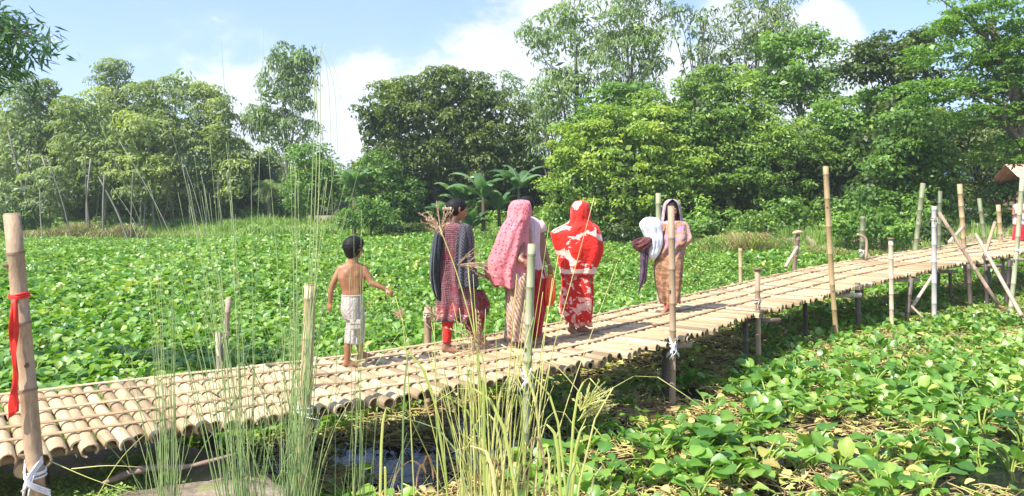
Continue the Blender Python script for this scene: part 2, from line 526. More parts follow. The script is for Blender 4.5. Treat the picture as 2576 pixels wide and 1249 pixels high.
def tree(name, label, lobes_px, d, foot, mat, bark='bark', r0=0.16, dens=5, clump=0.8, L=0.22, W=0.11, droop=0.2, up=0.45,
         group=None, seed=0, depth=0.8, gap=0.0, maxn=26000, nl=12, trunks=None, fill=0.55, sq=0.7, cat='tree', lean=0.25, hi=0.25, vmul=1.0, inner=1.0):
    lobes = []
    for i, l in enumerate(lobes_px):
        px, py, rx, ry = l[:4]
        dj = d + (l[4] if len(l) > 4 else 0)
        c = P(px, py, dj); s = dj / F
        lobes.append((*c, rx * s, depth * (rx + ry) / 2 * s, ry * s))
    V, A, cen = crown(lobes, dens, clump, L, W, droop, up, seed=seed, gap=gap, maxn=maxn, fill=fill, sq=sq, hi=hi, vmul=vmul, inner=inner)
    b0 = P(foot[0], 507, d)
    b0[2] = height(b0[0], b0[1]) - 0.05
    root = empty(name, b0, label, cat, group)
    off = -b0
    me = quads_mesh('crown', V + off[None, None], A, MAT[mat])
    link(bpy.data.objects.new('crown', me), root)
    low = lobes[0]
    top = np.array([low[0], low[1], low[2] + 0.2 * low[5]])
    if trunks is None:
        g = Geo(); limbs(g, (0, 0, 0), top + off, cen + off, r0, seed, nl, lean); g.obj('trunk', MAT[bark], root)
    else:
        for j, (x0, x1, y1, rr) in enumerate(trunks):      # several visible stems: foot px, top px, top py, radius
            a = P(x0, 507, d - 2.2 + rng.uniform(-0.6, 0.4)); a[2] = height(a[0], a[1]) - 0.2
            t = P(x1, y1, a[1])
            g = Geo()
            m0 = (a + t) / 2 + rng.normal(size=3) * [0.12, 0.1, 0]
            tube(g, curve([a, m0, t], 8) + off, np.linspace(rr, rr * 0.5, 8), 6, 0.2)
            g.obj('trunk', MAT[bark], root)
    return root

def gmat(n, c0, c1, c2, c3, **k):
    k.setdefault('transl', .38)
    MAT[n] = leaf_mat(n, [(0.05, c0), (0.35, c1), (0.6, c2), (0.95, c3)], **k)
gmat('lf_grove', (0.123, 0.175, 0.059), (0.234, 0.313, 0.111), (0.402, 0.459, 0.171), (0.620, 0.620, 0.282), rough=0.5)
gmat('lf_grove2', (0.116, 0.163, 0.074), (0.234, 0.306, 0.147), (0.390, 0.469, 0.239), (0.620, 0.620, 0.404), rough=0.5)
gmat('lf_wisp', (0.087, 0.138, 0.058), (0.174, 0.261, 0.102), (0.290, 0.392, 0.160), (0.478, 0.551, 0.275), rough=0.45)
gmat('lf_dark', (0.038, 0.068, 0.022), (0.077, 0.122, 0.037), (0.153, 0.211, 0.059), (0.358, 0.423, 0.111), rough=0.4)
gmat('lf_mid', (0.070, 0.136, 0.033), (0.139, 0.252, 0.056), (0.233, 0.386, 0.084), (0.466, 0.600, 0.149), rough=0.42)
gmat('lf_bright', (0.076, 0.149, 0.034), (0.151, 0.283, 0.059), (0.288, 0.446, 0.092), (0.506, 0.620, 0.151), rough=0.45)
gmat('lf_yellow', (0.082, 0.153, 0.035), (0.178, 0.294, 0.061), (0.342, 0.459, 0.088), (0.546, 0.558, 0.140), rough=0.45)
gmat('lf_banana', (0.05, 0.11, 0.04), (0.10, 0.20, 0.08), (0.18, 0.30, 0.14), (0.34, 0.44, 0.28), rough=0.35)
gmat('lf_grass', (0.095, 0.176, 0.041), (0.203, 0.338, 0.074), (0.351, 0.486, 0.121), (0.540, 0.620, 0.230), rough=0.5)
gmat('lf_dry', (0.130, 0.080, 0.040), (0.260, 0.180, 0.090), (0.380, 0.300, 0.150), (0.520, 0.430, 0.240), rough=0.7)
gmat('lf_near', (0.027, 0.068, 0.027), (0.054, 0.121, 0.047), (0.095, 0.203, 0.068), (0.216, 0.351, 0.135), rough=0.4)

# --- the pale grove across the pond, left
gmat('lf_light', (0.079, 0.153, 0.032), (0.169, 0.278, 0.059), (0.293, 0.410, 0.097), (0.473, 0.554, 0.151), rough=0.45)
GRP = 'slender pale-stemmed trees of the grove across the pond'
grove = [
  # foot, lobes, trunks, label
  ([(40, 300, 75, 70), (20, 400, 90, 70), (60, 220, 45, 40)], [(95, 20, 330, .10), (60, 75, 380, .07)], 'pale feathery tree at the far left of the grove under the overhanging branch', 0),
  ([(130, 330, 75, 80), (120, 245, 55, 50), (190, 430, 70, 60)], [(185, 105, 395, .09), (128, 130, 420, .07)], 'grove tree with a long pale trunk leaning to the left', 1),
  ([(215, 290, 70, 75), (220, 400, 85, 70)], [(222, 228, 400, .09), (232, 214, 390, .07)], 'full yellowish-green grove tree with two close upright stems', -1),
  ([(285, 200, 60, 55), (310, 270, 75, 60)], [(262, 290, 330, .10)], 'tallest round-topped tree of the left grove', 3),
  ([(330, 340, 80, 70), (350, 430, 75, 60)], [(262, 262, 440, .08), (330, 335, 430, .06)], 'dense olive grove tree standing before the tall round-topped one', -1.5),
  ([(375, 250, 50, 55), (400, 320, 65, 65)], [(350, 352, 430, .07), (362, 372, 440, .06)], 'grove tree with soft drooping top beside the tall round-topped one', 1),
  ([(455, 215, 52, 50), (440, 300, 70, 65), (470, 390, 70, 60)], [(391, 388, 440, .08), (402, 420, 430, .05)], 'grove tree with a pointed airy top over thin stems', 1.5),
  ([(520, 250, 50, 50), (540, 320, 55, 60)], [(478, 470, 430, .07), (520, 505, 430, .06)], 'airy grove tree with a grey wispy crown near the gap', 2),
  ([(560, 300, 40, 70), (560, 400, 45, 60), (590, 470, 40, 50)], [(560, 550, 440, .06), (590, 570, 440, .05)], 'loose tree at the right edge of the grove', 1),
  ([(100, 470, 90, 50), (40, 500, 80, 50)], [(110, 100, 480, .05)], 'low leafy tree in front of the grove at the far left', -2.5),
  ([(400, 480, 90, 50), (500, 470, 60, 50)], [(440, 425, 470, .06), (500, 490, 460, .05)], 'low shaded tree among the thin stems of the grove', 3),
  ([(260, 480, 90, 50), (180, 500, 60, 45)], [(240, 250, 480, .05)], 'low dark tree between the two close stems and the leaning pole', 3),
]
for i, (lobes, tr, lab, dz) in enumerate(grove):
    tree('pale_stemmed_tree', lab, lobes, 48 + dz, (tr[0][0], 0), 'lf_grove' if i % 3 else 'lf_grove2', 'palebark', dens=5.5, clump=0.95, L=0.27, W=0.10,
         droop=0.45, up=0.35, group=GRP, seed=i + 1, trunks=tr, gap=0.0, maxn=17000 if i < 9 else 5000, depth=0.55, sq=0.6, inner=.9 if i < 9 else .2)
for i, (px, py, rx, ry) in enumerate([(50, 400, 95, 130), (180, 400, 90, 120), (310, 390, 95, 130), (440, 400, 90, 125), (555, 430, 60, 110)]):
    tree('background_tree', ['pale tree filling the back of the grove at its left end', 'pale tree at the back of the grove behind the two close stems', 'pale tree at the back of the grove under its tallest crown', 'pale tree at the back of the grove under the pointed top', 'pale tree closing the back of the grove by the gap'][i],
         [(px, py, rx, ry), (px + 10, 520, rx, 60)], 53, (px, 0), 'lf_grove', 'palebark', dens=3.6, clump=1.0, L=0.36, W=0.16, droop=.4, seed=140 + i, maxn=10000, group='trees at the back of the grove')
# bare pale poles / stems leaning in the grove
g_lean = [((250, 450), (330, 587), .11, 'bare pale pole leaning steeply in front of the grove, cut at its top'),
          ((283, 473), (372, 590), .035, 'thin pale stem leaning beside the bare pole in the grove'),
          ((118, 395), (186, 560), .06, 'long pale stem leaning left at the left end of the grove'),
          ((420, 300), (508, 590), .045, 'long thin stem crossing the right of the grove at a slant'),
          ((300, 355), (448, 575), .035, 'faint slanting stem rising across the middle of the grove'),
          ((460, 400), (525, 585), .035, 'slim pale stem leaning near the right end of the grove')]
for (x0, y0), (x1, y1), r_, lab in g_lean:
    a = P(x1, y1, 43.5); a[2] = height(a[0], a[1]) - 0.2; t = P(x0, y0, 44.5)
    g = Geo(); pts = curve([a, (a + t) / 2 + [0.1, 0, .12], t], 8)
    o = empty('leaning_stem', a, lab, 'tree stem', 'leaning stems in the grove')
    r_ *= .62
    tube(g, pts - a, np.linspace(r_, r_ * 0.6, 8), 6, 0.1); g.obj('stem', MAT['palebark'], o)
    g = Geo(); tube(g, [t - a, t - a + (t - a) * 0.01, t - a + (t - a) * 0.03], [r_ * 0.6, r_ * 0.7, r_ * 0.2], 6, 0.6)
    g.obj('broken_tip', MAT['palebark'], o)

# --- the tall single airy tree and its neighbours
tree('slender_tree', 'tall slender airy tree with drooping leaves standing alone against the sky',
     [(715, 330, 85, 45), (690, 240, 60, 70), (735, 160, 58, 60), (760, 215, 35, 80), (660, 300, 45, 40), (775, 130, 25, 30)], 52, (735, 0), 'lf_wisp', 'palebark', 0.13, dens=4.4, clump=0.75, L=0.34, W=0.10,
     droop=0.75, up=0.2, seed=31, gap=0.05, inner=.35, maxn=15000, depth=0.7, sq=0.9, nl=16)
tree('round_bush_tree', 'round dark green tree behind the banana plant with drooping fronds', [(785, 410, 62, 62), (770, 490, 65, 60), (830, 470, 50, 60)], 47, (780, 0), 'lf_mid', dens=6.5, clump=0.6, L=0.2, W=0.11, seed=32, maxn=15000)
tree('distant_tree', 'small hazy tree far off in the gap beneath the slender tree', [(640, 470, 45, 45), (600, 510, 50, 35), (690, 520, 40, 30)], 60, (640, 0), 'lf_grove', dens=5, clump=0.8, L=0.27, W=0.13, seed=33, maxn=9000)
tree('dark_leafy_tree', 'low dark tree right of the small palm in the gap', [(700, 540, 60, 35), (640, 555, 50, 25)], 52, (700, 0), 'lf_mid', dens=6, clump=0.6, L=0.22, W=0.12, seed=34, maxn=8000, r0=.1)

# --- mango and its surroundings
tree('mango_tree', 'big dark mango tree with a broad dense crown behind the banana plants',
     [(1090, 330, 160, 95), (990, 270, 100, 75), (1130, 240, 130, 68), (1230, 320, 120, 90), (1060, 400, 110, 60), (945, 330, 50, 60), (1140, 190, 40, 25), (1270, 400, 100, 70)], 46, (1110, 0), 'lf_dark', r0=0.3,
     dens=5.5, clump=0.75, L=0.26, W=0.12, droop=0.4, seed=35, maxn=34000, gap=0.0, hi=0.5)
tree('wispy_tree', 'pale wispy tree showing just above the mango crown', [(1265, 215, 60, 35), (1310, 250, 50, 40)], 54, (1270, 0), 'lf_wisp', dens=4, clump=0.7, L=0.3, W=0.09, droop=0.6, seed=36, maxn=5000, inner=.1, gap=.25)
tree('round_bush', 'rounded light green bush at the pond edge below the banana plant', [(925, 530, 62, 38), (890, 555, 50, 28), (965, 560, 40, 25)], 41, (925, 0), 'lf_bright', r0=0.06, dens=9, clump=0.38, L=0.15, W=0.1, seed=37, maxn=12000, cat='bush')
tree('leafy_tree', 'mid green leafy tree under the left side of the mango crown', [(965, 440, 75, 60), (1010, 500, 75, 60), (905, 450, 40, 50)], 44.5, (985, 0), 'lf_mid', dens=6.5, clump=0.55, L=0.2, W=0.11, seed=38, maxn=15000)
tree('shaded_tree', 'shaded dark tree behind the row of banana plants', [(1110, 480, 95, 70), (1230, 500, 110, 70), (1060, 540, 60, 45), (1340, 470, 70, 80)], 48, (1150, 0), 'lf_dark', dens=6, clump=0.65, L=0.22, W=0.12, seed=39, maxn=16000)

# --- tall airy trees, top centre right
GE = 'tall airy trees rising out of the picture behind the right-hand wood'
eu = [([(1450, 130, 105, 85), (1370, 60, 70, 55), (1480, 30, 90, 50), (1345, 100, 35, 30), (1420, 230, 90, 60)], 1440, 'tall airy tree with grey-green drooping tufts, leftmost of those rising out of the picture'),
      ([(1590, 160, 95, 95), (1560, 60, 60, 70), (1640, 110, 60, 60), (1600, -30, 70, 50)], 1590, 'tall airy tree with a dark middle just left of the sky gap'),
      ([(1770, 60, 60, 60), (1740, 170, 45, 70), (1800, 150, 50, 60), (1690, 40, 40, 50)], 1765, 'thinnest tall airy tree, sky showing all through its crown'),
      ([(1900, 50, 90, 70), (1860, 140, 60, 60), (1960, 90, 60, 70), (1950, -20, 80, 50)], 1900, 'tall airy tree with a heavy olive top right of the sky gap'),
      ([(1400, 330, 70, 80), (1380, 260, 45, 70)], 1400, 'slim airy tree beside the mango crown, between it and the yellow-green bushes')]
for i, (lb, fx, lab) in enumerate(eu):
    tree('airy_tree', lab, lb, 43 + i * 0.5, (fx, 0), 'lf_wisp' if i != 3 else 'lf_grove2', 'palebark', 0.16, dens=3.4 if i != 2 else 2.4, clump=0.72, L=0.30, W=0.095, droop=0.7, up=0.2, group=GE,
         seed=50 + i, inner=.25, gap=0.1 if i != 2 else 0.35, maxn=16000, depth=0.7, sq=0.95, nl=18, vmul=0.85)
# --- broadleaf trees of the right-hand wood
tree('yellow_green_tree', 'spreading yellow-green tree hanging low over the pond behind the red sari',
     [(1570, 390, 165, 90), (1470, 370, 95, 75), (1640, 320, 105, 65), (1430, 470, 85, 90), (1580, 500, 150, 60), (1720, 430, 85, 80), (1530, 310, 80, 50)], 37.5, (1570, 0), 'lf_yellow', r0=0.18, dens=7, clump=0.55, L=0.2, W=0.1, up=0.6, seed=61, maxn=34000, sq=0.5, hi=0.4)
tree('yellow_green_tree', 'smaller yellow-green bushy tree behind the tall bare post by the short stubs',
     [(1985, 360, 105, 68), (1945, 440, 125, 68), (1990, 520, 100, 50), (2050, 400, 65, 65), (1890, 390, 70, 60)], 37, (1990, 0), 'lf_yellow', r0=0.14, dens=7, clump=0.5, L=0.2, W=0.09, up=0.55, seed=62, maxn=24000, sq=0.5, hi=0.4)
tree('light_green_tree', 'light green round-topped tree in the middle of the right-hand wood',
     [(1790, 280, 140, 95), (1740, 350, 130, 90), (1860, 350, 120, 100), (1810, 215, 110, 45), (1660, 290, 85, 60), (1820, 430, 110, 80)], 38.6, (1850, 0), 'lf_light', r0=0.2, dens=6, clump=0.6, L=0.2, W=0.12, up=0.55, seed=63, maxn=40000, sq=0.55, bark='palebark')
tree('broad_green_tree', 'green tree with round tufts between the mango and the light green tree',
     [(1530, 260, 95, 55), (1600, 250, 70, 45), (1460, 330, 70, 50)], 41, (1500, 0), 'lf_bright', dens=6, clump=0.55, L=0.2, W=0.12, up=0.5, seed=64, maxn=18000, sq=0.55, vmul=0.85)
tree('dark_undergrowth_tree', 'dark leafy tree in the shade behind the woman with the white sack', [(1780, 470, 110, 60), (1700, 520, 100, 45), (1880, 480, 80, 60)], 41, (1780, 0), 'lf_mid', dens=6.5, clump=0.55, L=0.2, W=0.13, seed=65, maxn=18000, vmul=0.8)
tree('tall_leafy_tree', 'tall leafy tree with sky behind its upper right branches',
     [(2000, 180, 90, 90), (1960, 120, 70, 60), (2050, 110, 60, 45), (2060, 240, 80, 70), (1930, 240, 70, 60)], 42, (2020, 0), 'lf_mid', r0=0.18, dens=5, clump=0.6, L=0.22, W=0.13, seed=66, maxn=24000, bark='palebark', up=.5, gap=.1)
tree('dense_green_tree', 'dense mid green tree filling the wood behind the tall bare post', [(2180, 330, 110, 110), (2130, 450, 110, 90), (2250, 280, 90, 80), (2080, 330, 60, 70)], 38, (2170, 0), 'lf_mid', r0=0.22, dens=6, clump=0.6, L=0.22, W=0.14, seed=67, maxn=30000, up=.5)
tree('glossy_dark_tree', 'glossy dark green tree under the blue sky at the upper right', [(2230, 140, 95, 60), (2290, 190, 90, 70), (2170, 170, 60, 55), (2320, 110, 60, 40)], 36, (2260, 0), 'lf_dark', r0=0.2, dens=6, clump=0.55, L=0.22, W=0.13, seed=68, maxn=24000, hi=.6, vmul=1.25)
tree('leafy_hanging_tree', 'tree with hanging leafy sprays behind the paired leaning posts', [(2310, 330, 100, 80), (2360, 420, 70, 60), (2260, 420, 80, 70), (2330, 510, 90, 60), (2200, 520, 70, 60)], 31, (2310, 0), 'lf_mid', r0=0.15, dens=8, clump=0.48, L=0.2, W=0.12, seed=69, maxn=30000, up=.5, hi=.5)
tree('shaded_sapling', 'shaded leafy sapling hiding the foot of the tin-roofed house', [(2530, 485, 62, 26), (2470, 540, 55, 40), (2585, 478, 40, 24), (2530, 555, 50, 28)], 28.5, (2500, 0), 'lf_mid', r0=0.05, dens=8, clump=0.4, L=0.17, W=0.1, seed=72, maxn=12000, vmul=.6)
# the big layered tree, nearer
tree('spreading_rain_tree', 'large layered tree spreading over the far end of the bridge',
     [(2490, 60, 150, 42), (2420, 140, 160, 34), (2540, 190, 150, 36), (2380, 230, 150, 28), (2500, 290, 150, 34), (2600, 110, 120, 60), (2440, 10, 90, 30), (2560, 380, 100, 40), (2620, 250, 120, 70)], 27, (2640, 0), 'lf_bright', r0=0.35,
     dens=8.5, clump=0.42, L=0.15, W=0.08, up=0.75, seed=70, maxn=70000, inner=.3, sq=0.35, fill=0.3, nl=30, depth=1.6, vmul=0.85, hi=.4)
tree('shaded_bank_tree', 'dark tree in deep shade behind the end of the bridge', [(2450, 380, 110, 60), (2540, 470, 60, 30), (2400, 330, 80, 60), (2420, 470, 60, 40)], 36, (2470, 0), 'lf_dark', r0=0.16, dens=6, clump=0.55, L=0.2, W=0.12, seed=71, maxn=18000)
# second row behind everything, closes the wood
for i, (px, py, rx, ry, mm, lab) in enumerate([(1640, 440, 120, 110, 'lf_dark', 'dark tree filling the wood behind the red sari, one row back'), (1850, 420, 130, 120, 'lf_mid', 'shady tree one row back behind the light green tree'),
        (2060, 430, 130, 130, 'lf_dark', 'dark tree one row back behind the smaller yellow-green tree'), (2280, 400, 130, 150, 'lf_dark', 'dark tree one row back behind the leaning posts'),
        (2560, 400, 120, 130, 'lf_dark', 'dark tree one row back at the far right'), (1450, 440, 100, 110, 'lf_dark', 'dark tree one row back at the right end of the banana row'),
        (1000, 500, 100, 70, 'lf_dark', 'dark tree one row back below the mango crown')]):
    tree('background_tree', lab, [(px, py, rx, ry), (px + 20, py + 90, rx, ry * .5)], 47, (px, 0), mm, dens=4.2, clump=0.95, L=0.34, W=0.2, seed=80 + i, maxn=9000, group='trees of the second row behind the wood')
# low growth under the wood along the pond
bush_list = [(1390, 560, 60, 35, 37.5, 'lf_mid', 'bush on the pond edge behind the pink shawl'), (1480, 575, 55, 28, 37, 'lf_bright', 'leafy bush at the pond edge left of the red sari'), (1560, 585, 50, 22, 36, 'lf_dark', 'low dark bush behind the red sari'),
    (1760, 575, 60, 26, 35, 'lf_mid', 'bush at the pond edge right of the woman with the sack'), (1905, 565, 48, 32, 33, 'lf_yellow', 'yellow-green bush beside the dry brush pile'), (2130, 570, 50, 38, 30, 'lf_mid', 'leafy bush behind the tall bare post'),
    (2215, 560, 60, 45, 29, 'lf_mid', 'bush left of the green leaning post'), (2270, 585, 50, 25, 27.5, 'lf_bright', 'low bright bush by the green leaning post'), (2345, 570, 45, 35, 27, 'lf_dark', 'dark bush behind the grey braced post'),
    (30, 545, 70, 35, 45.5, 'lf_mid', 'dark bush at the foot of the grove, far left'), (1000, 575, 60, 22, 43, 'lf_dark', 'low dark bush under the mango tree'), (1330, 560, 40, 30, 41, 'lf_mid', 'bush under the right-hand banana plants')]
for i, (px, py, rx, ry, d, mm, lab) in enumerate(bush_list):
    tree('bush', lab, [(px, py, rx, ry), (px + rx * .5, py + ry * .3, rx * .6, ry * .7)], d, (px, 0), mm, r0=0.04, dens=9, clump=0.36, L=0.16, W=0.1, seed=100 + i, maxn=7000, cat='bush', group='bushes along the far edge of the pond', nl=8, lean=.05)

# --- banana plants
def banana(px, base_py, top_py, d, lab, seed, nleaf=9, Ls=2.1):
    r = np.random.default_rng(seed)
    b0 = P(px, base_py, d); b0[2] = height(b0[0], b0[1])
    top = P(px, top_py, d)
    H = top[2] - b0[2]
    root = empty('banana_plant', b0, lab, 'banana plant', 'banana plants in front of the mango tree')
    g = Geo(); tube(g, [(0, 0, -0.1), (0.03, 0, H * .5), (0, 0, H)], [0.16, 0.12, 0.07], 10, 0.4); g.obj('pseudostem', MAT['bark'], root)
    for k in range(nleaf):
        az = k / nleaf * 6.283 + r.uniform(-.4, .4)
        el = r.uniform(0.9, 1.5) if k % 3 else r.uniform(1.25, 1.5)
        L = Ls * r.uniform(0.8, 1.25); n = 12
        dirv = np.array([math.cos(az), math.sin(az)])
        pts = []; p = np.array([0, 0, H - 0.1]); e = el
        for i in range(n + 1):
            pts.append(p.copy())
            e -= (2.3 - 0.9 * r.random()) / n * (0.3 + 1.3 * i / n)
            p = p + np.array([dirv[0] * math.cos(e), dirv[1] * math.cos(e), math.sin(e)]) * L / n
        pts = np.array(pts)
        side = np.array([-dirv[1], dirv[0], 0])
        g = Geo(); V = []; Fc = []
        for i, q in enumerate(pts):
            t = i / n
            w = 0.33 * (math.sin(math.pi * min(1, max(0.0, (t - 0.12) / 0.88)) ** 0.75) ** 0.7) if t > 0.12 else 0.012
            w = max(w, 0.012)
            dz = -0.35 * w
            V += [q - side * w + [0, 0, dz + r.uniform(-.07, .03)], q - side * w * .5 + [0, 0, dz * .1], q + [0, 0, 0.0], q + side * w * .5 + [0, 0, dz * .1], q + side * w + [0, 0, dz + r.uniform(-.03, .03)]]
        for i in range(n):
            for j in range(4):
                if (j in (0, 3)) and r.random() < 0.16: continue      # torn edge
                a = i * 5 + j; Fc.append((a, a + 1, a + 6, a + 5))
        g.add(V, Fc, r.uniform(.3, .8))
        tube(g, pts, np.linspace(0.025, 0.006, n + 1), 5, 0.95, False)
        g.obj('leaf', MAT['lf_banana'], root)
banana(890, 590, 478, 43, 'banana plant with drooping fronds, left of the mango tree', 1, 9, 2.0)
for i, (px, tp, s, lab) in enumerate([(1110, 500, 1.6, 'banana plant at the left end of the row under the mango'), (1160, 470, 1.9, 'second banana plant of the row, behind the dark shawl'), (1215, 450, 2.1, 'tall banana plant in the middle of the row with fans of leaves'),
        (1255, 480, 1.9, 'banana plant right of the tall one in the row'), (1305, 430, 2.2, 'banana plant with upright leaves at the right end of the row'), (1190, 520, 1.5, 'low banana plant in front of the tall one')]):
    banana(px, 590, tp + 48, 42.5 - (i % 3) * .8, lab, 10 + i, 9, s)
# --- small palm in the gap
b0 = P(672, 560, 50); b0[2] = height(b0[0], b0[1])
root = empty('palm_tree', b0, 'small feathery palm in the gap beneath the slender tree', 'palm tree')
Hp = P(672, 475, 50)[2] - b0[2]
g = Geo(); tube(g, curve([(0, 0, -.2), (.15, 0, Hp * .5), (0, 0, Hp)], 8), np.linspace(.17, .11, 8), 8, .3); g.obj('trunk', MAT['palebark'], root)
for k in range(15):
    az = k * 2.4; L = rng.uniform(1.5, 2.1); el = rng.uniform(.1, 1.3); n = 14
    p = np.array([0, 0, Hp]); pts = []
    for i in range(n):
        pts.append(p.copy()); el -= .14
        p = p + np.array([math.cos(az) * math.cos(el), math.sin(az) * math.cos(el), math.sin(el)]) * L / n
    g = Geo(); pts = np.array(pts); tube(g, pts, np.linspace(.02, .006, n), 4, .7, False)
    side = np.array([-math.sin(az), math.cos(az), 0])
    for i in range(2, n):
        w = .38 * math.sin(math.pi * i / n) + .1
        for sgn in (-1, 1):
            for q in (0, .5):
                c = pts[i] if q == 0 else (pts[i] + pts[i - 1]) / 2
                g.add([c, c + side * sgn * w * .5 + [0, 0, .0], c + side * sgn * w + [0, 0, -w * .5], c + side * sgn * w * .5 + (pts[i] - pts[i - 1]) * .35], [(0, 1, 2, 3)], rng.uniform(.3, .9))
    g.obj('frond', MAT['lf_grove'], root)

# --- undergrowth closing the foot of the woods, and the far tree line behind the gap
def leafmass(name, label, cat, lobes, mat, dens, clump, L, W, maxn, seed):
    V, A, c = crown(lobes, dens, clump, L, W, .15, .45, seed=seed, maxn=maxn, inner=1.0)
    me = quads_mesh(name, V, A, MAT[mat]); o = link(bpy.data.objects.new(name, me)); tag(o, label, cat, kind='stuff'); return o
ru = np.random.default_rng(77)
lo = []
for x in np.arange(-38, 17.5, 1.05):
    y = float(yshore(x)) + ru.uniform(2.0, 4.2); h = ru.uniform(.55, 1.25) * (1.0 if x > -8 else .45)
    if -17 < x < -10.5: h *= .5
    z = height(x, y); lo.append((x, y, z + h * .55, ru.uniform(.8, 1.3), .8, h))
leafmass('undergrowth', 'tangled dark green undergrowth along the foot of the woods', 'undergrowth', lo, 'lf_mid', 5, .42, .2, .12, 42000, 300)
lo = []
for x in np.arange(-64, 48, 2.6):
    y = 76 + ru.uniform(-3, 5); h = ru.uniform(2.2, 4.0); lo.append((x, y, 0.3 + h * .7, ru.uniform(2.0, 3.0), 1.5, h))
leafmass('far_tree_line', 'hazy line of low trees far behind the gap in the grove', 'treeline', lo, 'lf_grove', 2.2, 1.1, .5, .34, 26000, 301)
lo = []
for x in list(np.arange(-36, -17, 1.8)) + list(np.arange(-9, 19, 1.9)):
    y = float(yshore(x)) + ru.uniform(7.5, 10); h = ru.uniform(1.8, 3.4); lo.append((x, y, height(x, y) + h * .7, ru.uniform(1.4, 2.1), 1.2, h))
leafmass('wood_interior', 'dark mass of foliage inside the wood behind the front trees', 'foliage', lo, 'lf_dark', 3.6, .8, .32, .22, 40000, 302)

g = Geo(); box(g, (-2600, -700, -2.6), (2600, 3100, 17.5))
m = bpy.data.materials.new('thin_air'); m.use_nodes = True; nt = m.node_tree; nt.nodes.clear()
o_ = nt.nodes.new('ShaderNodeOutputMaterial'); v_ = nt.nodes.new('ShaderNodeVolumePrincipled')
v_.inputs['Color'].default_value = (.86, .92, 1, 1); v_.inputs['Density'].default_value = .0008; v_.inputs['Anisotropy'].default_value = .3
nt.links.new(v_.outputs[0], o_.inputs['Volume'])
hz_o = g.obj('haze', m, smooth=False); tag(hz_o, 'thin summer haze over the pond', kind='stuff')
# ---------------------------------------------------------------- water hyacinth
MAT['hy'] = leaf_mat('hyacinth_leaf', [(0.0, (0.045, 0.14, 0.018)), (0.25, (0.105, 0.25, 0.03)), (0.5, (0.20, 0.36, 0.05)), (0.72, (0.33, 0.46, 0.09)), (0.9, (0.46, 0.47, 0.12)), (1.0, (0.40, 0.27, 0.11))],
                     rough=0.42, transl=0.32, world_scale=0.5, spec=0.8, rnd=0.3)
MAT['petiole'] = leaf_mat('hyacinth_stalk', [(0.0, (0.10, 0.17, 0.03)), (0.5, (0.20, 0.30, 0.05)), (1.0, (0.42, 0.44, 0.10))], rough=0.4, transl=0.0, rnd=0.3)
MAT['litter'] = leaf_mat('dead_hyacinth_stalks', [(0.0, (0.08, 0.05, 0.03)), (0.25, (0.30, 0.20, 0.10)), (0.5, (0.54, 0.42, 0.17)), (0.7, (0.52, 0.54, 0.14)), (1.0, (0.36, 0.48, 0.10))],
                         rough=0.6, transl=0.1, world_scale=0.9, rnd=0.25)
def hy_blade(g, base, dirv, up, size, wide, cols=5, rows=6, cup=0.18, var=0.5, r=rng):
    side = np.cross(dirv, up); side /= np.linalg.norm(side)
    up = np.cross(side, dirv)
    prof = [0.10, 0.62, 0.95, 1.0, 0.80, 0.30][:rows] if rows == 6 else [0.12, 0.9, 0.95, 0.3]
    ts = np.linspace(0, 1, rows); cs = np.linspace(-1, 1, cols)
    V = []; A = []
    wav = r.normal(0, 0.04, (rows, cols))
    for i, t in enumerate(ts):
        for j, c in enumerate(cs):
            hw = prof[i] * wide * 0.5
            z = cup * size * (abs(c) ** 1.6) * prof[i] - 0.22 * size * t * t + wav[i, j] * size * abs(c)
            V.append(base + dirv * (t - 0.05 - 0.10 * abs(c) * (t < .3)) * size + side * c * hw + up * z)
            A.append(np.clip(var + (0.14 if c == 0 else 0.0) + r.normal(0, .03), 0, 1))
    i = np.arange(rows - 1)[:, None] * cols; j = np.arange(cols - 1)[None]
    a = i + j
    g.add(V, np.stack([a, a + 1, a + 1 + cols, a + cols], -1).reshape(-1, 4), A)
def hy_leaf(gl, gp, az, reach, hgt, size, r, cols=5, rows=6, sides=5):
    d = np.array([math.cos(az), math.sin(az), 0])
    p0 = d * 0.015; p2 = d * reach + [0, 0, hgt]; p1 = d * reach * 0.35 + np.array([0, 0, hgt * 0.62])
    pts = curve([p0 - [0, 0, .05], p1, p2], 5 if sides > 3 else 3)
    tube(gp, pts, np.linspace(0.009, 0.005, len(pts)) * (size / .1), sides, r.uniform(.2, .9), False)
    tilt = r.uniform(0.0, 1.35)
    tw = r.normal(0, .5)
    d2 = np.array([math.cos(az + tw), math.sin(az + tw), 0])
    dirv = d2 * math.cos(tilt) + np.array([0, 0, math.sin(tilt)])
    up = -d2 * math.sin(tilt) + np.array([0, 0, math.cos(tilt)]) + r.normal(0, .15, 3)
    hy_blade(gl, p2, dirv, up, size, size * r.uniform(.85, 1.1), cols, rows, r.uniform(.05, .28), np.clip(r.normal(.40, .24), 0, 1), r)

hid = []          # source meshes for the scattered mats; never linked to the scene
def source(geos, mats, name):
    """join several Geos with a material each into one unlinked object"""
    me = None
    V = []; Fc = []; A = []; mi = []; n = 0
    for k, gg in enumerate(geos):
        if not gg.n: continue
        V.append(np.concatenate(gg.V)); A.append(np.concatenate(gg.A))
        Fc += [[q + n for q in f] for f in gg.F]; mi += [k] * len(gg.F); n += gg.n
    me = bpy.data.meshes.new(name)
    me.from_pydata(np.concatenate(V).tolist(), [], Fc)
    at = me.attributes.new('var', 'FLOAT', 'POINT'); at.data.foreach_set('value', np.concatenate(A).astype(np.float32))
    for q in mats: me.materials.append(q)
    me.polygons.foreach_set('material_index', mi)
    me.polygons.foreach_set('use_smooth', [True] * len(mi))
    me.update()
    return bpy.data.objects.new(name, me)

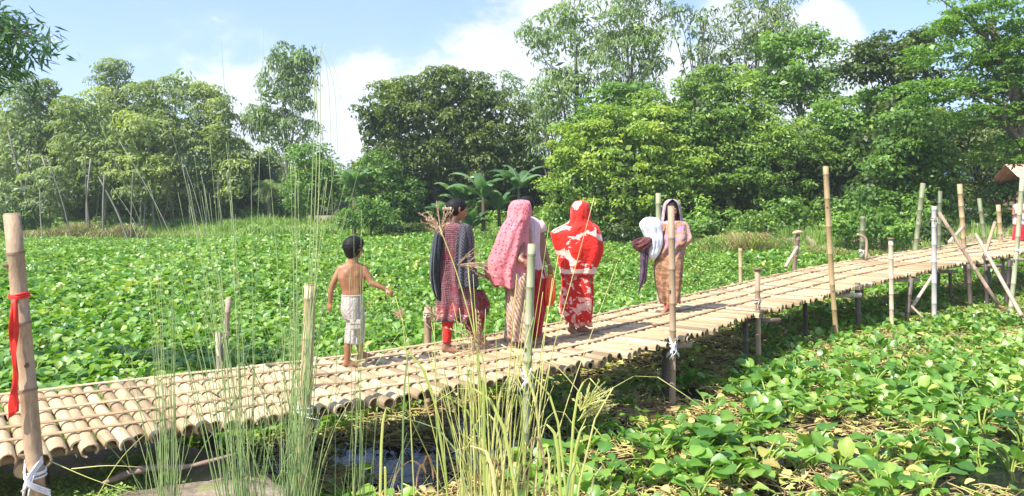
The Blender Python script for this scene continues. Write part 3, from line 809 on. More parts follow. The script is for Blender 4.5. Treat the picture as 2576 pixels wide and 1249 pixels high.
def scatter(name, sources, pos, rotz, scale, tilt, label=None, cat=None):
    """one stuff object: the sources strewn over points by geometry nodes"""
    coll = bpy.data.collections.new(name + '_kinds')
    for i, s in enumerate(sources):
        s.name = '%s_%02d' % (name + '_kind', i); coll.objects.link(s)
    n = len(pos)
    me = bpy.data.meshes.new(name)
    me.vertices.add(n)
    me.vertices.foreach_set('co', np.asarray(pos, np.float32).ravel())
    a = me.attributes.new('rot', 'FLOAT_VECTOR', 'POINT')
    rr = np.stack([rng.normal(0, 1, n) * tilt, rng.normal(0, 1, n) * tilt, rotz], -1)
    a.data.foreach_set('vector', rr.astype(np.float32).ravel())
    a = me.attributes.new('scl', 'FLOAT', 'POINT'); a.data.foreach_set('value', np.asarray(scale, np.float32))
    a = me.attributes.new('kindno', 'INT', 'POINT'); a.data.foreach_set('value', rng.integers(0, len(sources), n).astype(np.int32))
    o = bpy.data.objects.new(name, me); COL.objects.link(o)
    ng = bpy.data.node_groups.new(name + '_nodes', 'GeometryNodeTree')
    ng.interface.new_socket('Geometry', in_out='INPUT', socket_type='NodeSocketGeometry')
    ng.interface.new_socket('Geometry', in_out='OUTPUT', socket_type='NodeSocketGeometry')
    gi = ng.nodes.new('NodeGroupInput'); go = ng.nodes.new('NodeGroupOutput')
    ip = ng.nodes.new('GeometryNodeInstanceOnPoints'); ci = ng.nodes.new('GeometryNodeCollectionInfo')
    ci.inputs['Collection'].default_value = coll
    ci.inputs['Separate Children'].default_value = True
    ci.inputs['Reset Children'].default_value = True
    def na(nm, t):
        q = ng.nodes.new('GeometryNodeInputNamedAttribute'); q.data_type = t; q.inputs['Name'].default_value = nm
        return q.outputs['Attribute']
    L = ng.links.new
    L(gi.outputs[0], ip.inputs['Points']); L(ci.outputs[0], ip.inputs['Instance'])
    ip.inputs['Pick Instance'].default_value = True
    L(na('kindno', 'INT'), ip.inputs['Instance Index'])
    L(na('rot', 'FLOAT_VECTOR'), ip.inputs['Rotation']); L(na('scl', 'FLOAT'), ip.inputs['Scale'])
    L(ip.outputs[0], go.inputs[0])
    md = o.modifiers.new('scatter', 'NODES'); md.node_group = ng
    tag(o, label, cat, kind='stuff')
    return o

def to_px(x, y, z=WZ):
    return 1288 + F * x / y, 507 + F * (EYE - z) / y
# --- bridge course, needed by the mats too
BR = np.array([(-6.6, 3.0, 0.80, 0.0), (-4.9, 4.25, .80, 0), (-3.5, 5.15, .79, 0), (-2.2, 5.95, .78, 0), (-1.2, 6.6, .78, 0), (-.35, 7.25, .78, 0), (.5, 8.0, .78, 0), (1.7, 9.35, .78, 0), (3.0, 10.95, .78, 0),
               (4.5, 12.6, .82, .02), (6.2, 14.2, .88, .11), (8.4, 15.9, .92, .23), (11.0, 17.9, .95, .33), (14.2, 20.4, .95, .40), (18.5, 23.6, .95, .44)])
BRC = curve(BR, 600)
seg = np.linalg.norm(np.diff(BRC[:, :2], axis=0), axis=1); ARC = np.concatenate([[0], np.cumsum(seg)])
def bridge(s):
    """centre, tangent, half width and deck height at arc length s"""
    x, y, w, z = [np.interp(s, ARC, BRC[:, k]) for k in range(4)]
    x2, y2, z2 = [np.interp(s + .05, ARC, BRC[:, k]) for k in (0, 1, 3)]
    x1, y1, z1 = [np.interp(s - .05, ARC, BRC[:, k]) for k in (0, 1, 3)]
    t = np.array([x2 - x1, y2 - y1, z2 - z1]); t /= np.linalg.norm(t)
    return np.array([x, y, z]), t, w
def bridge_side(x, y):
    """signed distance from the centre line, positive on the far side"""
    out = np.empty(len(x))
    for a in range(0, len(x), 4000):
        dx = x[a:a + 4000, None] - BRC[None, ::4, 0]; dy = y[a:a + 4000, None] - BRC[None, ::4, 1]
        i = (dx ** 2 + dy ** 2).argmin(1); k = np.arange(len(i))
        T = np.gradient(BRC[::4, :2], axis=0); T /= np.linalg.norm(T, axis=1, keepdims=True)
        out[a:a + 4000] = T[i, 0] * dy[k, i] - T[i, 1] * dx[k, i]
    return out

def candidates(y0, y1, per_m2, xl=-0.74, xr=0.74):
    n = int((xr - xl) * (y1 ** 2 - y0 ** 2) / 2 * per_m2)
    y = np.sqrt(rng.uniform(y0 ** 2, y1 ** 2, n)); x = rng.uniform(xl, xr, n) * y
    return x, y
nzA = SumNoise(11, 1.4); nzB = SumNoise(12, 3.0); nzC = SumNoise(13, 0.35)
def ell(px, py, cx, cy, rx, ry):
    return np.clip(1.6 - ((px - cx) / rx) ** 2 * 1.1 - ((py - cy) / ry) ** 2 * 1.1, 0, 1)
def near_density(x, y):
    """how thickly the hyacinth stands on the near side and under the bridge"""
    px, py = to_px(x, y)
    d = np.full(len(x), 0.66)
    d = np.where(px > 1900, 0.82, d)
    d = np.maximum(d, ell(px, py, 2080, 960, 260, 110))
    d = np.maximum(d, ell(px, py, 1720, 1180, 330, 110)); d = np.maximum(d, ell(px, py, 2250, 1230, 420, 90))
    d = np.maximum(d, ell(px, py, 2480, 880, 200, 190) * .9); d = np.maximum(d, ell(px, py, 2480, 1060, 150, 70) * .75)
    for c in ((2150, 1115, 270, 45), (1660, 1040, 240, 60), (1500, 925, 260, 75), (1050, 1130, 420, 100), (1800, 900, 60, 90)):
        d = np.minimum(d, 1 - .96 * ell(px, py, *c))
    d = np.where((px < 1330), np.minimum(d, .10 + .35 * (py < 1090)), d)
    d = np.where((px < 560) & (py > 1125), 0, d)
    return np.clip(d * (1 + .35 * nzA(x, y)), 0, 1)
ter = lambda x, y: height(x, y)

# plant kinds for the mats
kinds = []
for k in range(14):
    r = np.random.default_rng(200 + k); gl = Geo(); gp = Geo()
    nl = r.integers(7, 12)
    for i in range(nl):
        hy_leaf(gl, gp, i * 2.4 + r.uniform(-.4, .4), r.uniform(.04, .17), r.uniform(.14, .30), r.uniform(.065, .12), r, 3, 4, 3)
    kinds.append(source([gl, gp], [MAT['hy'], MAT['petiole']], 'hyacinth_kind'))
# far side field
x, y = candidates(5.0, 20, 42)
s = bridge_side(x, y); ok = (s > .95 + .1 * nzB(x, y)) & (ter(x, y) < WZ + .1)
xa, ya = x[ok], y[ok]
x, y = candidates(20, 62, 18)
s = bridge_side(x, y); ok = (s > 1.0) & (ter(x, y) < WZ + .12)
xb, yb = x[ok], y[ok]
fx_, fy_ = np.concatenate([xa, xb]), np.concatenate([ya, yb])
n = len(fx_)
tall = 1 + .16 * nzC(fx_, fy_) + .1 * nzA(fx_, fy_)
sc = np.clip(tall * rng.uniform(.75, 1.15, n), .55, 1.6) * np.where(fy_ > 20, 1.12, 1.0)
scatter('water_hyacinth_field', kinds, np.stack([fx_, fy_, np.full(n, WZ - .03) + .05 * nzC(fx_, fy_)], -1), rng.uniform(0, 6.28, n), sc, .12,
        'field of water hyacinth covering the pond beyond the bridge', 'water hyacinth')

# near side: the 300 that show largest as plants of their own, the rest as one mat
x, y = candidates(4.6, 26, 23, -.70, .72)
s = bridge_side(x, y)
ok = (s < .9) & (rng.random(len(x)) < near_density(x, y)) & (ter(x, y) < WZ + .1)
x, y, s = x[ok], y[ok], s[ok]
px, py = to_px(x, y)
order = np.argsort(y + np.where((px < 1330), 4, 0) + np.where(py > 1275, 50, 0) + np.where((px > 2590), 60, 0))
near, rest = order[:290], order[290:]
leafm = []
for k in range(12):
    r = np.random.default_rng(300 + k); gl = Geo(); gp = Geo()
    hy_leaf(gl, gp, 0.0, r.uniform(.04, .20), r.uniform(.07, .24), r.uniform(.085, .145), r, 5, 6, 5)
    o = source([gl, gp], [MAT['hy'], MAT['petiole']], 'leaf'); leafm.append(o.data)
quad_lab = [(lambda a, b: a < 1500, 'green water hyacinth plant floating near the foreground straw-coloured reeds'),
            (lambda a, b: (a < 1760) & (b > 1120), 'large-leaved water hyacinth plant at the bottom centre, right of the straw-coloured reeds'),
            (lambda a, b: (a < 2100) & (b > 1120), 'large-leaved water hyacinth plant at the bottom edge between centre and right'),
            (lambda a, b: (b > 1120), 'large-leaved water hyacinth plant at the bottom right corner of the picture'),
            (lambda a, b: (a < 1760), 'water hyacinth plant just below the tall post that stands in the water'),
            (lambda a, b: (a < 2060) & (b > 1000), 'water hyacinth plant at the front of the thick clump right of the water-standing post'),
            (lambda a, b: (a < 2060), 'water hyacinth plant at the back of the thick clump right of the water-standing post'),
            (lambda a, b: (a < 2320) & (b > 1000), 'water hyacinth plant in the middle of the right-hand mat, before the yellow stalks'),
            (lambda a, b: (a < 2320), 'water hyacinth plant in the shade edge below the legs of the right-hand bridge'),
            (lambda a, b: (b > 1000), 'water hyacinth plant among yellow stalks at the lower right edge of the picture'),
            (lambda a, b: (a >= 2300), 'water hyacinth plant below the long slanting braces at the right edge')]
for i in near:
    r = np.random.default_rng(int(i) + 5000)
    lab = next(l for f_, l in quad_lab if f_(px[i], py[i]))
    base = empty('water_hyacinth', (x[i], y[i], WZ - .02), lab, 'water hyacinth', lab.replace('plant', 'plants', 1))
    sc_ = r.uniform(.72, 1.15); base.rotation_euler = (r.normal(0, .1), r.normal(0, .1), r.uniform(0, 6.28)); base.scale = (sc_,) * 3
    nl = int(r.integers(5, 9))
    for k in range(nl):
        o = bpy.data.objects.new('leaf', leafm[int(r.integers(0, 12))])
        o.rotation_euler = (r.normal(0, .12), r.normal(0, .12), k * 2.4 + r.uniform(-.5, .5)); q = r.uniform(.8, 1.2); o.scale = (q, q, q)
        link(o, base)
kinds2 = []
for k in range(10):
    r = np.random.default_rng(400 + k); gl = Geo(); gp = Geo()
    for i in range(int(r.integers(5, 9))):
        hy_leaf(gl, gp, i * 2.4 + r.uniform(-.4, .4), r.uniform(.05, .18), r.uniform(.06, .22), r.uniform(.08, .125), r, 3, 4, 4)
    kinds2.append(source([gl, gp], [MAT['hy'], MAT['petiole']], 'hyacinth_near'))
xr_, yr_ = x[rest], y[rest]
x2, y2 = candidates(8, 26, 9, -.1, .72)                      # extra small young growth
s2 = bridge_side(x2, y2); ok = (s2 < .9) & (rng.random(len(x2)) < near_density(x2, y2) * .8) & (ter(x2, y2) < WZ + .1)
xr_ = np.concatenate([xr_, x2[ok]]); yr_ = np.concatenate([yr_, y2[ok]]); n = len(xr_)
scatter('water_hyacinth_mat', kinds2, np.stack([xr_, yr_, np.full(n, WZ - .03)], -1), rng.uniform(0, 6.28, n), rng.uniform(.6, 1.05, n), .15,
        'loose mat of young water hyacinth on the near side of the bridge', 'water hyacinth')

# dead stalks and small leaves floating between and under
lk = []
for k in range(12):
    r = np.random.default_rng(500 + k); gg = Geo()
    for i in range(20):
        c = np.array([r.normal(0, .13), r.normal(0, .13), abs(r.normal(0, .02))]); a = r.uniform(0, 6.28); L = r.uniform(.10, .34)
        d = np.array([math.cos(a), math.sin(a), r.normal(0, .16)]); sd = np.array([-d[1], d[0], 0]) * r.normal(0, .35)
        tube(gg, curve([c - d * L / 2, c + sd * L * .25 + [0, 0, r.uniform(0, .03)], c + d * L / 2], 4), np.linspace(.0062, .0035, 4) * r.uniform(.6, 1.3), 4, np.clip(r.normal(.5, .28), 0, 1), False)
    for i in range(9):
        c = np.array([r.normal(0, .14), r.normal(0, .14), r.uniform(0, .05)]); a = r.uniform(0, 6.28)
        hy_blade(gg, c, np.array([math.cos(a), math.sin(a), r.normal(0, .3)]), np.array([r.normal(0, .4), r.normal(0, .4), 1]), r.uniform(.05, .1), r.uniform(.03, .07), 3, 4, .2, np.clip(r.normal(.6, .3), 0, 1), r)
    lk.append(source([gg], [MAT['litter']], 'litter'))
x, y = candidates(4.6, 30, 34, -.74, .74)
s = bridge_side(x, y); px, py = to_px(x, y)
w = np.full(len(x), .75)
w = np.minimum(w, 1 - .85 * ell(px, py, 960, 1150, 210, 75)); w = np.minimum(w, 1 - .8 * ell(px, py, 1150, 1060, 300, 50))
w = np.minimum(w, 1 - .85 * ell(px, py, 1600, 985, 230, 40))
w = np.where((px < 560) & (py > 1120), .02, w)
w = w * np.clip(1 + .5 * nzB(x, y), .1, 1.5) * np.where((px > 1700) & (py > 1040), .6, 1)
ok = (s < 1.2) & (rng.random(len(x)) < w) & (ter(x, y) < WZ + .15) & (y < 26)
x, y = x[ok], y[ok]; n = len(x)
scatter('floating_stalk_litter', lk, np.stack([x, y, np.full(n, WZ + .015)], -1), rng.uniform(0, 6.28, n), rng.uniform(.7, 1.25, n), .1,
        'yellow and brown dead stalks floating below the bridge', 'plant litter')
# dark low leaves lying on open water so it does not read as a mirror
# duckweed / tiny green weed on the mud edge
tk = []
for k in range(6):
    r = np.random.default_rng(600 + k); gg = Geo()
    for i in range(34):
        c = np.array([r.normal(0, .07), r.normal(0, .07), r.uniform(0, .03)]); a = r.uniform(0, 6.28); L = r.uniform(.012, .03)
        d = np.array([math.cos(a), math.sin(a), r.uniform(0, .8)]) * L; sd = np.array([-math.sin(a), math.cos(a), 0]) * L * .35
        gg.add([c, c + d * .5 + sd, c + d, c + d * .5 - sd], [(0, 1, 2, 3)], r.uniform(.4, 1))
    tk.append(source([gg], [MAT['lf_grass']], 'weed'))
x = rng.uniform(-4.6, -.6, 2600); y = rng.uniform(4.4, 7.2, 2600); hz = ter(x, y)
px, py = to_px(x, y, hz)
ok = (hz > WZ - .02) & (nzB(x, y) + .8 * nzA(x, y) > .5) & ((px < 420) | (py > 1330))
x, y, hz = x[ok], y[ok], hz[ok]; n = len(x)
scatter('creeping_weed', tk, np.stack([x, y, hz + .005], -1), rng.uniform(0, 6.28, n), rng.uniform(.6, 1.3, n), .1, 'low bright green weed creeping over the mud at the lower left', 'weed')

# ---------------------------------------------------------------- grass along the far shore
def blades(g, n, spread, h, w, r, droop=.4, var=(.2, .9), lean=.25):
    for i in range(n):
        c = np.array([r.normal(0, spread), r.normal(0, spread), 0]); a = r.uniform(0, 6.28)
        H = h * r.uniform(.5, 1.1); d = np.array([math.cos(a), math.sin(a), 0]); sd = np.array([-d[1], d[0], 0]) * w / 2
        l = r.uniform(.2, 1) * lean
        p1 = c + d * H * l * .5 + [0, 0, H * .6]; p2 = c + d * H * (l + droop * r.random()) + [0, 0, H * (1 - .3 * droop * r.random())]
        v = r.uniform(*var)
        g.add([c - sd, c + sd, p1 + sd * .8, p1 - sd * .8, p2], [(0, 1, 2, 3), (3, 2, 4)], v)
gk = []
for k in range(6):
    r = np.random.default_rng(700 + k); gg = Geo(); blades(gg, 26, .16, .75, .035, r); gk.append(source([gg], [MAT['lf_grass']], 'grass'))
x = rng.uniform(-45, 30, 6000); y = yshore(x) + rng.uniform(-1.8, 2.6, len(x)); ok = (ter(x, y) > WZ - .25) & (rng.random(len(x)) < .75) & (np.abs(bridge_side(x, y)) > 1.3)
x, y = x[ok], y[ok]; hz = ter(x, y); n = len(x)
px, py = to_px(x, y, hz)
sc = rng.uniform(.3, .8, n) * (1 + .8 * ell(px, py, 760, 590, 190, 40)) * (1 + .4 * ell(px, py, 1250, 590, 200, 40))
scatter('shore_grass', gk, np.stack([x, y, np.maximum(hz, WZ) - .03], -1), rng.uniform(0, 6.28, n), sc, .1, 'long green grass along the far shore of the pond', 'grass')

def tuft(name, label, px, py, d, wpx, hpx, mats, seed, n=700, cat='dry brush', group=None, lean=.6):
    r = np.random.default_rng(seed); b0 = P(px, py, d); b0[2] = max(height(b0[0], b0[1]), WZ); s_ = d / F
    o = empty(name, b0, label, cat, group)
    for k, (mn, frac) in enumerate(mats):
        g = Geo()
        for i in range(int(n * frac)):
            c = np.array([r.normal(0, wpx * .38 * s_), r.normal(0, .35), 0.0]); H = hpx * s_ * r.uniform(.4, 1.05) * (1 - .5 * min(1, abs(c[0]) / (wpx * s_)))
            a = r.uniform(0, 6.28); dd_ = np.array([math.cos(a), math.sin(a), 0]); 
            p2 = c + dd_ * H * lean * r.uniform(.4, 1.3) + [0, 0, H]; p3 = p2 + dd_ * H * .35 - [0, 0, H * .15]
            sd = np.array([.014, 0, 0]) if mn == 'lf_dry' else np.array([.03, 0, 0])
            m1 = c + (p2 - c) * .5 + [0, 0, H * .12]
            g.add([c - sd, c + sd, m1 + sd, m1 - sd, p2 + sd * .6, p2 - sd * .6, p3], [(0, 1, 2, 3), (3, 2, 4, 5), (5, 4, 6)], r.uniform(.1, .95))
        g.obj('dry_stalks' if mn == 'lf_dry' else 'green_blades', MAT[mn], o, smooth=False)
for i, a in enumerate([(150, 590, 45, 45, 30, 'low tuft of dry reddish grass at the far left shore'), (205, 590, 44.8, 70, 45, 'taller brown dry brush under the grove'), (265, 592, 44.5, 60, 26, 'yellowish dry grass mound beside the leaning bare pole'),
                       (320, 588, 45, 50, 40, 'brown dry brush under the right half of the grove'), (90, 590, 45, 60, 25, 'short dry grass left of the brown brush')]):
    tuft('dry_grass', a[5], *a[:5], (('lf_dry', .8), ('lf_grass', .2)), 40 + i, 900, group='dry grass tufts below the grove')
tuft('dry_brush', 'round heap of dry brown brush at the pond edge right of the white sack', 1885, 606, 31.5, 75, 62, (('lf_dry', .8), ('lf_grass', .2)), 50, 1500, lean=.8)
tuft('dry_brush', 'pale dry weeds between the sack and the round brush heap', 1810, 608, 32, 70, 50, (('lf_dry', .5), ('lf_grass', .5)), 51, 900)
tuft('dry_brush', 'dry brown weeds behind the bent stub post', 2080, 606, 29, 90, 36, (('lf_dry', .75), ('lf_grass', .25)), 52, 900)
tuft('dry_brush', 'thin dry weeds between the capped post and the paired posts', 2200, 604, 27.5, 60, 34, (('lf_dry', .7), ('lf_grass', .3)), 53, 600)
for i, (px_, lab) in enumerate([(640, 'tall grass clump at the left of the grassy shore'), (700, 'tall grass clump left of the tallest reeds'), (760, 'tall grass clump straight behind the tall reeds'), (820, 'tall grass clump on the shore left of the round bush'), (1190, 'grass clump under the banana row'), (1250, 'tall grass clump between the dark and pink shawls')]):
    tuft('grass_clump', lab, px_, 588, 43 if px_ < 1000 else 41, 50, 42, (('lf_grass', 1.0),), 60 + i, 700, cat='grass clump', group='tall grass clumps on the far shore', lean=.35)

# ---------------------------------------------------------------- houses behind the right bank
def house(label, px, py_roof, d, w, dep, wallh, mats, rot, roofh=1.1, doors=True):
    b0 = P(px, 507, d); b0[2] = P(px, py_roof, d)[2] - wallh - roofh * .6
    root = empty('village_house', b0, label, 'house'); root.rotation_euler = (0, 0, rot)
    g = Geo(); box(g, (-w / 2, -dep / 2, -.9), (w / 2, dep / 2, wallh)); g.obj('wall', MAT[mats[0]], root, smooth=False)
    g = Geo(); ov = .45; n = 26
    V = []; Fc = []
    for sgn in (-1, 1):
        base = len(V)
        for i in range(n * 4 + 1):
            xx = -w / 2 - ov + (w + 2 * ov) * i / (n * 4); c = .02 * (i % 4 in (1, 2))
            V += [(xx, 0, wallh + roofh + c), (xx, sgn * (dep / 2 + ov), wallh - roofh * ov / (dep / 2) + c)]
        for i in range(n * 4):
            a = base + i * 2; Fc.append((a, a + 1, a + 3, a + 2))
    g.add(V, Fc); ro = g.obj('roof', MAT[mats[1]], root, smooth=False)
    sm = ro.modifiers.new('thickness', 'SOLIDIFY'); sm.thickness = .015
    for xx in (-w / 2 + .6, 0, w / 2 - .6):
        g = Geo(); box(g, (xx - .06, -dep / 2 - .40, -.9), (xx + .06, -dep / 2 - .28, wallh - .28)); g.obj('veranda_post', MAT['bark'], root, smooth=False)
    if doors:
        g = Geo(); box(g, (-.45, -dep / 2 - .05, -.9), (.45, -dep / 2 - .003, 1.5)); g.obj('door', MAT['bark'], root, smooth=False)
        for xx in (-w * .3, w * .3):
            g = Geo(); box(g, (xx - .35, -dep / 2 - .04, .4), (xx + .35, -dep / 2 - .003, 1.3)); wnd = g.obj('window', MAT['darkb'], root, smooth=False)
MAT['rooftin'] = plain_mat('rusty_pinkish_tin', (0.58, 0.33, 0.24), .6, 2.0, .35)
MAT['wallclay'] = plain_mat('clay_wall', (0.28, 0.2, 0.14), .9, 3, .3)
MAT['bluetin'] = plain_mat('pale_blue_tin', (0.38, 0.48, 0.62), .5, 3, .25)
house('village house with a rusty pinkish tin roof at the far right behind the leaning posts', 2735, 438, 34, 6, 4, 2.0, ('wallclay', 'rooftin'), R(-8))
house('small pale blue tin shed glimpsed through the leaves behind the leaning posts', 2320, 432, 40, 3, 2.5, 2.2, ('bluetin', 'bluetin'), R(10), .5, False)

# ---------------------------------------------------------------- branch hanging in at the upper left
root_p = np.array([-9.5, 8.6, height(-9.5, 8.6)])
ot = empty('overhanging_tree', root_p, 'leafy branch with pointed dark leaves hanging in at the upper left corner', 'tree')
g = Geo(); tube(g, curve([(0, 0, -.5), (.2, 0, 1.6), (.5, -.2, 3.4), (1.2, -.5, 4.7)], 12), np.linspace(.2, .1, 12), 9, .2); g.obj('trunk', MAT['bark'], ot)
rr_ = np.random.default_rng(91)
tips = []
g = Geo()
start = np.array([1.0, -.4, 4.4]) + root_p
for k in range(58):
    tx, ty = rr_.uniform(-150, 118), rr_.uniform(30, 205)
    if ty > 150 and tx > 85 or (tx > 60 and ty < 50): tx -= 90
    tgt = P(tx, ty, rr_.uniform(7.3, 8.6))
    mid = (start + tgt) / 2 + [0, 0, .3]
    pts = curve([start, mid, tgt], 9)
    tube(g, pts - root_p, np.linspace(.028, .004, 9), 5, .2, False); tips.append(pts)
g.obj('branches', MAT['bark'], ot)
V = []; A = []
for pts in tips:
    for q in pts[5:]:
        for j in range(20):
            c = q + rr_.normal(0, .10, 3)
            L_ = rr_.uniform(.11, .19); W_ = L_ * .19
            t = np.array([rr_.normal(.25, .6), rr_.normal(0, .5), rr_.normal(-.55, .5)]); t /= np.linalg.norm(t)
            nn = rr_.normal(size=3) + [0, 0, .8]; s_ = np.cross(t, nn); s_ /= np.linalg.norm(s_)
            V.append([c, c + t * L_ * .4 + s_ * W_ * .5, c + t * L_, c + t * L_ * .4 - s_ * W_ * .5]); A.append(np.clip(rr_.normal(.45, .2), 0, 1))
V = np.array(V) - root_p
me = quads_mesh('leaves', V, np.array(A), MAT['lf_near']); link(bpy.data.objects.new('foliage', me), ot)
# ---------------------------------------------------------------- the bamboo footbridge
b0c, _, _ = bridge(ARC[-1] * .35)
bro = empty('bamboo_footbridge', (b0c[0], b0c[1], WZ), 'long curving footbridge of tan bamboo poles laid crosswise over the hyacinth pond', 'footbridge')
B0 = np.array(bro.location)
def part(geo, name, mat, label=None, parent=None, loc=None):
    """parts are built in world coordinates about loc, then handed to the bridge"""
    o = geo.obj(name, mat, parent or bro)
    o.location = loc if loc is not None else (0, 0, 0)
    if label: o['label'] = label
    return o
# cross poles
RC = .0455
def culm_mesh(k, L=1.66):
    """split half pole, arched side up, with a wall thickness and joints"""
    r = np.random.default_rng(800 + k)
    nodes = sorted(r.uniform(.1, .9, 3)); ts = [0]; rad = [1]; va = [0]
    for q in nodes: ts += [q - .010, q, q + .010]; rad += [1, 1.09, 1]; va += [.0, .7, .1]
    ts = np.array(ts + [1]); rad = np.array(rad + [1]); va = np.array(va + [0])
    base = RC * r.uniform(.98, 1.14); arc = R(r.uniform(205, 250)) if k % 4 else R(300)
    bend = r.normal(0, .012); sides = 9; n = len(ts)
    th = math.pi / 2 + np.linspace(-.5, .5, sides) * arc
    rr = rad * base * np.linspace(1.05, .95, n) * (1 + r.normal(0, .012, n))
    x = (ts - .5) * L; y0 = bend * np.sin(ts * math.pi); z0 = .004 * np.sin(ts * 6 + k)
    def shell(f): return np.stack([np.broadcast_to(x[:, None], (n, sides)), y0[:, None] + rr[:, None] * f * np.cos(th), z0[:, None] + rr[:, None] * f * .92 * np.sin(th)], -1).reshape(-1, 3)
    V = np.concatenate([shell(1.0), shell(.76)]); i = np.arange(n - 1)[:, None] * sides; j = np.arange(sides - 1)[None]
    o = np.stack([i + j, i + j + sides, i + j + 1 + sides, i + j + 1], -1).reshape(-1, 4); m_ = n * sides; inn = o[:, ::-1] + m_
    F_ = o.tolist() + inn.tolist()
    for e in (0, (n - 1) * sides):
        for q in range(sides - 1): F_.append([e + q, e + q + 1, m_ + e + q + 1, m_ + e + q])
    for e in (0, sides - 1):
        for q in range(n - 1): F_.append([q * sides + e, (q + 1) * sides + e, m_ + (q + 1) * sides + e, m_ + q * sides + e])
    A_ = np.repeat(va, sides); g = Geo(); g.add(V, F_, np.concatenate([A_, A_ * 0 + .55]))
    return g.mesh('bamboo_pole', MAT['culm'])
CM = [culm_mesh(k) for k in range(9)]
pitch = .0905
s = 0.3; culms = []
rb = np.random.default_rng(17)
while s < ARC[-1] - .2:
    c, t, w = bridge(s)
    culms.append((s, c, t, w)); s += pitch * rb.uniform(.94, 1.07) + (.010 if s < 4.5 and rb.random() < .25 else 0)
def visible(c): return c[1] > .5 and abs(c[0] / c[1]) < .86
vis = [q for q in culms if visible(q[1])]
singles, restc = vis[:298], vis[298:] + [q for q in culms if not visible(q[1])]
def place_culm(q):
    s, c, t, w = q
    side = np.array([-t[1], t[0], 0.0]); side /= np.linalg.norm(side)
    ang = math.atan2(side[1], side[0]) + .09 + rb.normal(0, .013)
    ext = rb.normal(0, .03) + (.07 if 1.5 < s < 9.5 and rb.random() < .4 else 0)
    L = (2 * w + .10 + rb.normal(0, .03)) / 1.66
    loc = c - side * ext + np.array([0, 0, -RC + rb.normal(0, .0035)])
    return loc, ang, L
for q in singles:
    loc, ang, L = place_culm(q)
    o = bpy.data.objects.new('bamboo_pole', CM[int(rb.integers(0, 9))])
    o.location = loc - B0; o.rotation_euler = (rb.normal(0, .12), rb.normal(0, .004), ang + (math.pi if rb.random() < .4 else 0)); o.scale = (L, rb.uniform(.9, 1.1), rb.uniform(.9, 1.08))
    link(o, bro)
gf = Geo()
for q in restc:
    loc, ang, L = place_culm(q); d = np.array([math.cos(ang), math.sin(ang), 0]) * L * .83
    tube(gf, np.array([loc - d, loc, loc + d]) - B0, [RC] * 3, 7, [.1, 0, .1])
fo = gf.obj('bamboo_poles', MAT['culm'], bro); tag(fo, 'remaining crosswise poles of the deck at its far end', kind='stuff')
# long split strips bound over the poles, and round runners under them
SM = []
for row, off in enumerate((.94, .58, .10, -.36, -.76)):
    s = .3
    while s < (ARC[-1] - .8 if row < 4 else 6.5):
        L = rb.uniform(2.2, 3.6); e = min(s + L, ARC[-1] - .3); pts = []
        for u in np.linspace(s, e, 9 if e < 24 else 6):
            c, t, w = bridge(u); side = np.array([-t[1], t[0], 0]); pts.append(c + side * (w * off + .012 * math.sin(u * 1.7 + row)) + [0, 0, .010 + .002 * math.sin(u * 9)])
        pts = np.array(pts); pts[0, 2] += .006; pts[-1, 2] += .003
        g = Geo(); mid = pts[len(pts) // 2]
        T = np.gradient(pts, axis=0); T /= np.linalg.norm(T, axis=1, keepdims=True)
        sd = np.cross(T, [0, 0, 1.0]); hw = .020; V = []; 
        for p_, q_ in zip(pts, sd): V += [p_ - q_ * hw, p_ - q_ * hw * .5 + [0, 0, .007], p_ + q_ * hw * .5 + [0, 0, .007], p_ + q_ * hw, p_ + q_ * hw - [0, 0, .006], p_ - q_ * hw - [0, 0, .006]]
        n = len(pts); i = np.arange(n - 1)[:, None] * 6; j = np.arange(6)[None]; a = i + j; b_ = i + (j + 1) % 6
        g.add(np.array(V) - mid, np.stack([a, a + 6, b_ + 6, b_], -1).reshape(-1, 4).tolist() + [[5, 4, 3, 2, 1, 0], [(n - 1) * 6 + q for q in range(6)]], .1)
        part(g, 'binding_strip', MAT['strip'], loc=mid - B0)
        s = e - .12
for off in (.7, 0, -.7):
    s = .3
    while s < ARC[-1] - .8:
        e = min(s + 4.2, ARC[-1] - .3); pts = []
        for u in np.linspace(s, e, 9):
            c, t, w = bridge(u); side = np.array([-t[1], t[0], 0]); pts.append(c + side * w * off + [0, 0, -2 * RC - .036])
        pts = np.array(pts); mid = pts[4]; g = Geo(); tube(g, pts - mid, .034, 8, .2)
        part(g, 'runner_pole', MAT['beam'], loc=mid - B0); s = e - .3

def bamboo_geo(pts, r0, r1, node_step=.30, var0=0.0, sides=12, seed=0, hollow=True):
    """a bamboo stem with raised dark node rings along pts"""
    r = np.random.default_rng(seed)
    pts = np.asarray(pts, float); L = np.linalg.norm(np.diff(curve(pts, 20), axis=0), axis=1).sum()
    ts = [0.0]; k = [1.0]; va = [var0]; q = r.uniform(.3, .9) * node_step
    while q < L - .03:
        u = q / L; e = .007 / L
        ts += [u - 2.2 * e, u - e, u, u + e, u + 2.2 * e]; k += [.985, 1.05, 1.12, 1.10, .985]; va += [var0, .15, .35, .8, var0]
        q += node_step * r.uniform(.8, 1.2)
    ts.append(1.0); k.append(1.0); va.append(var0)
    dense = curve(pts, 60); tt = np.linspace(0, 1, 60); ts = np.array(ts)
    P_ = np.stack([np.interp(ts, tt, dense[:, j]) for j in range(3)], -1)
    rr = np.interp(ts, [0, 1], [r0, r1]) * np.array(k)
    g = Geo(); tube(g, P_, rr, sides, np.array(va), True)
    return g, P_, rr
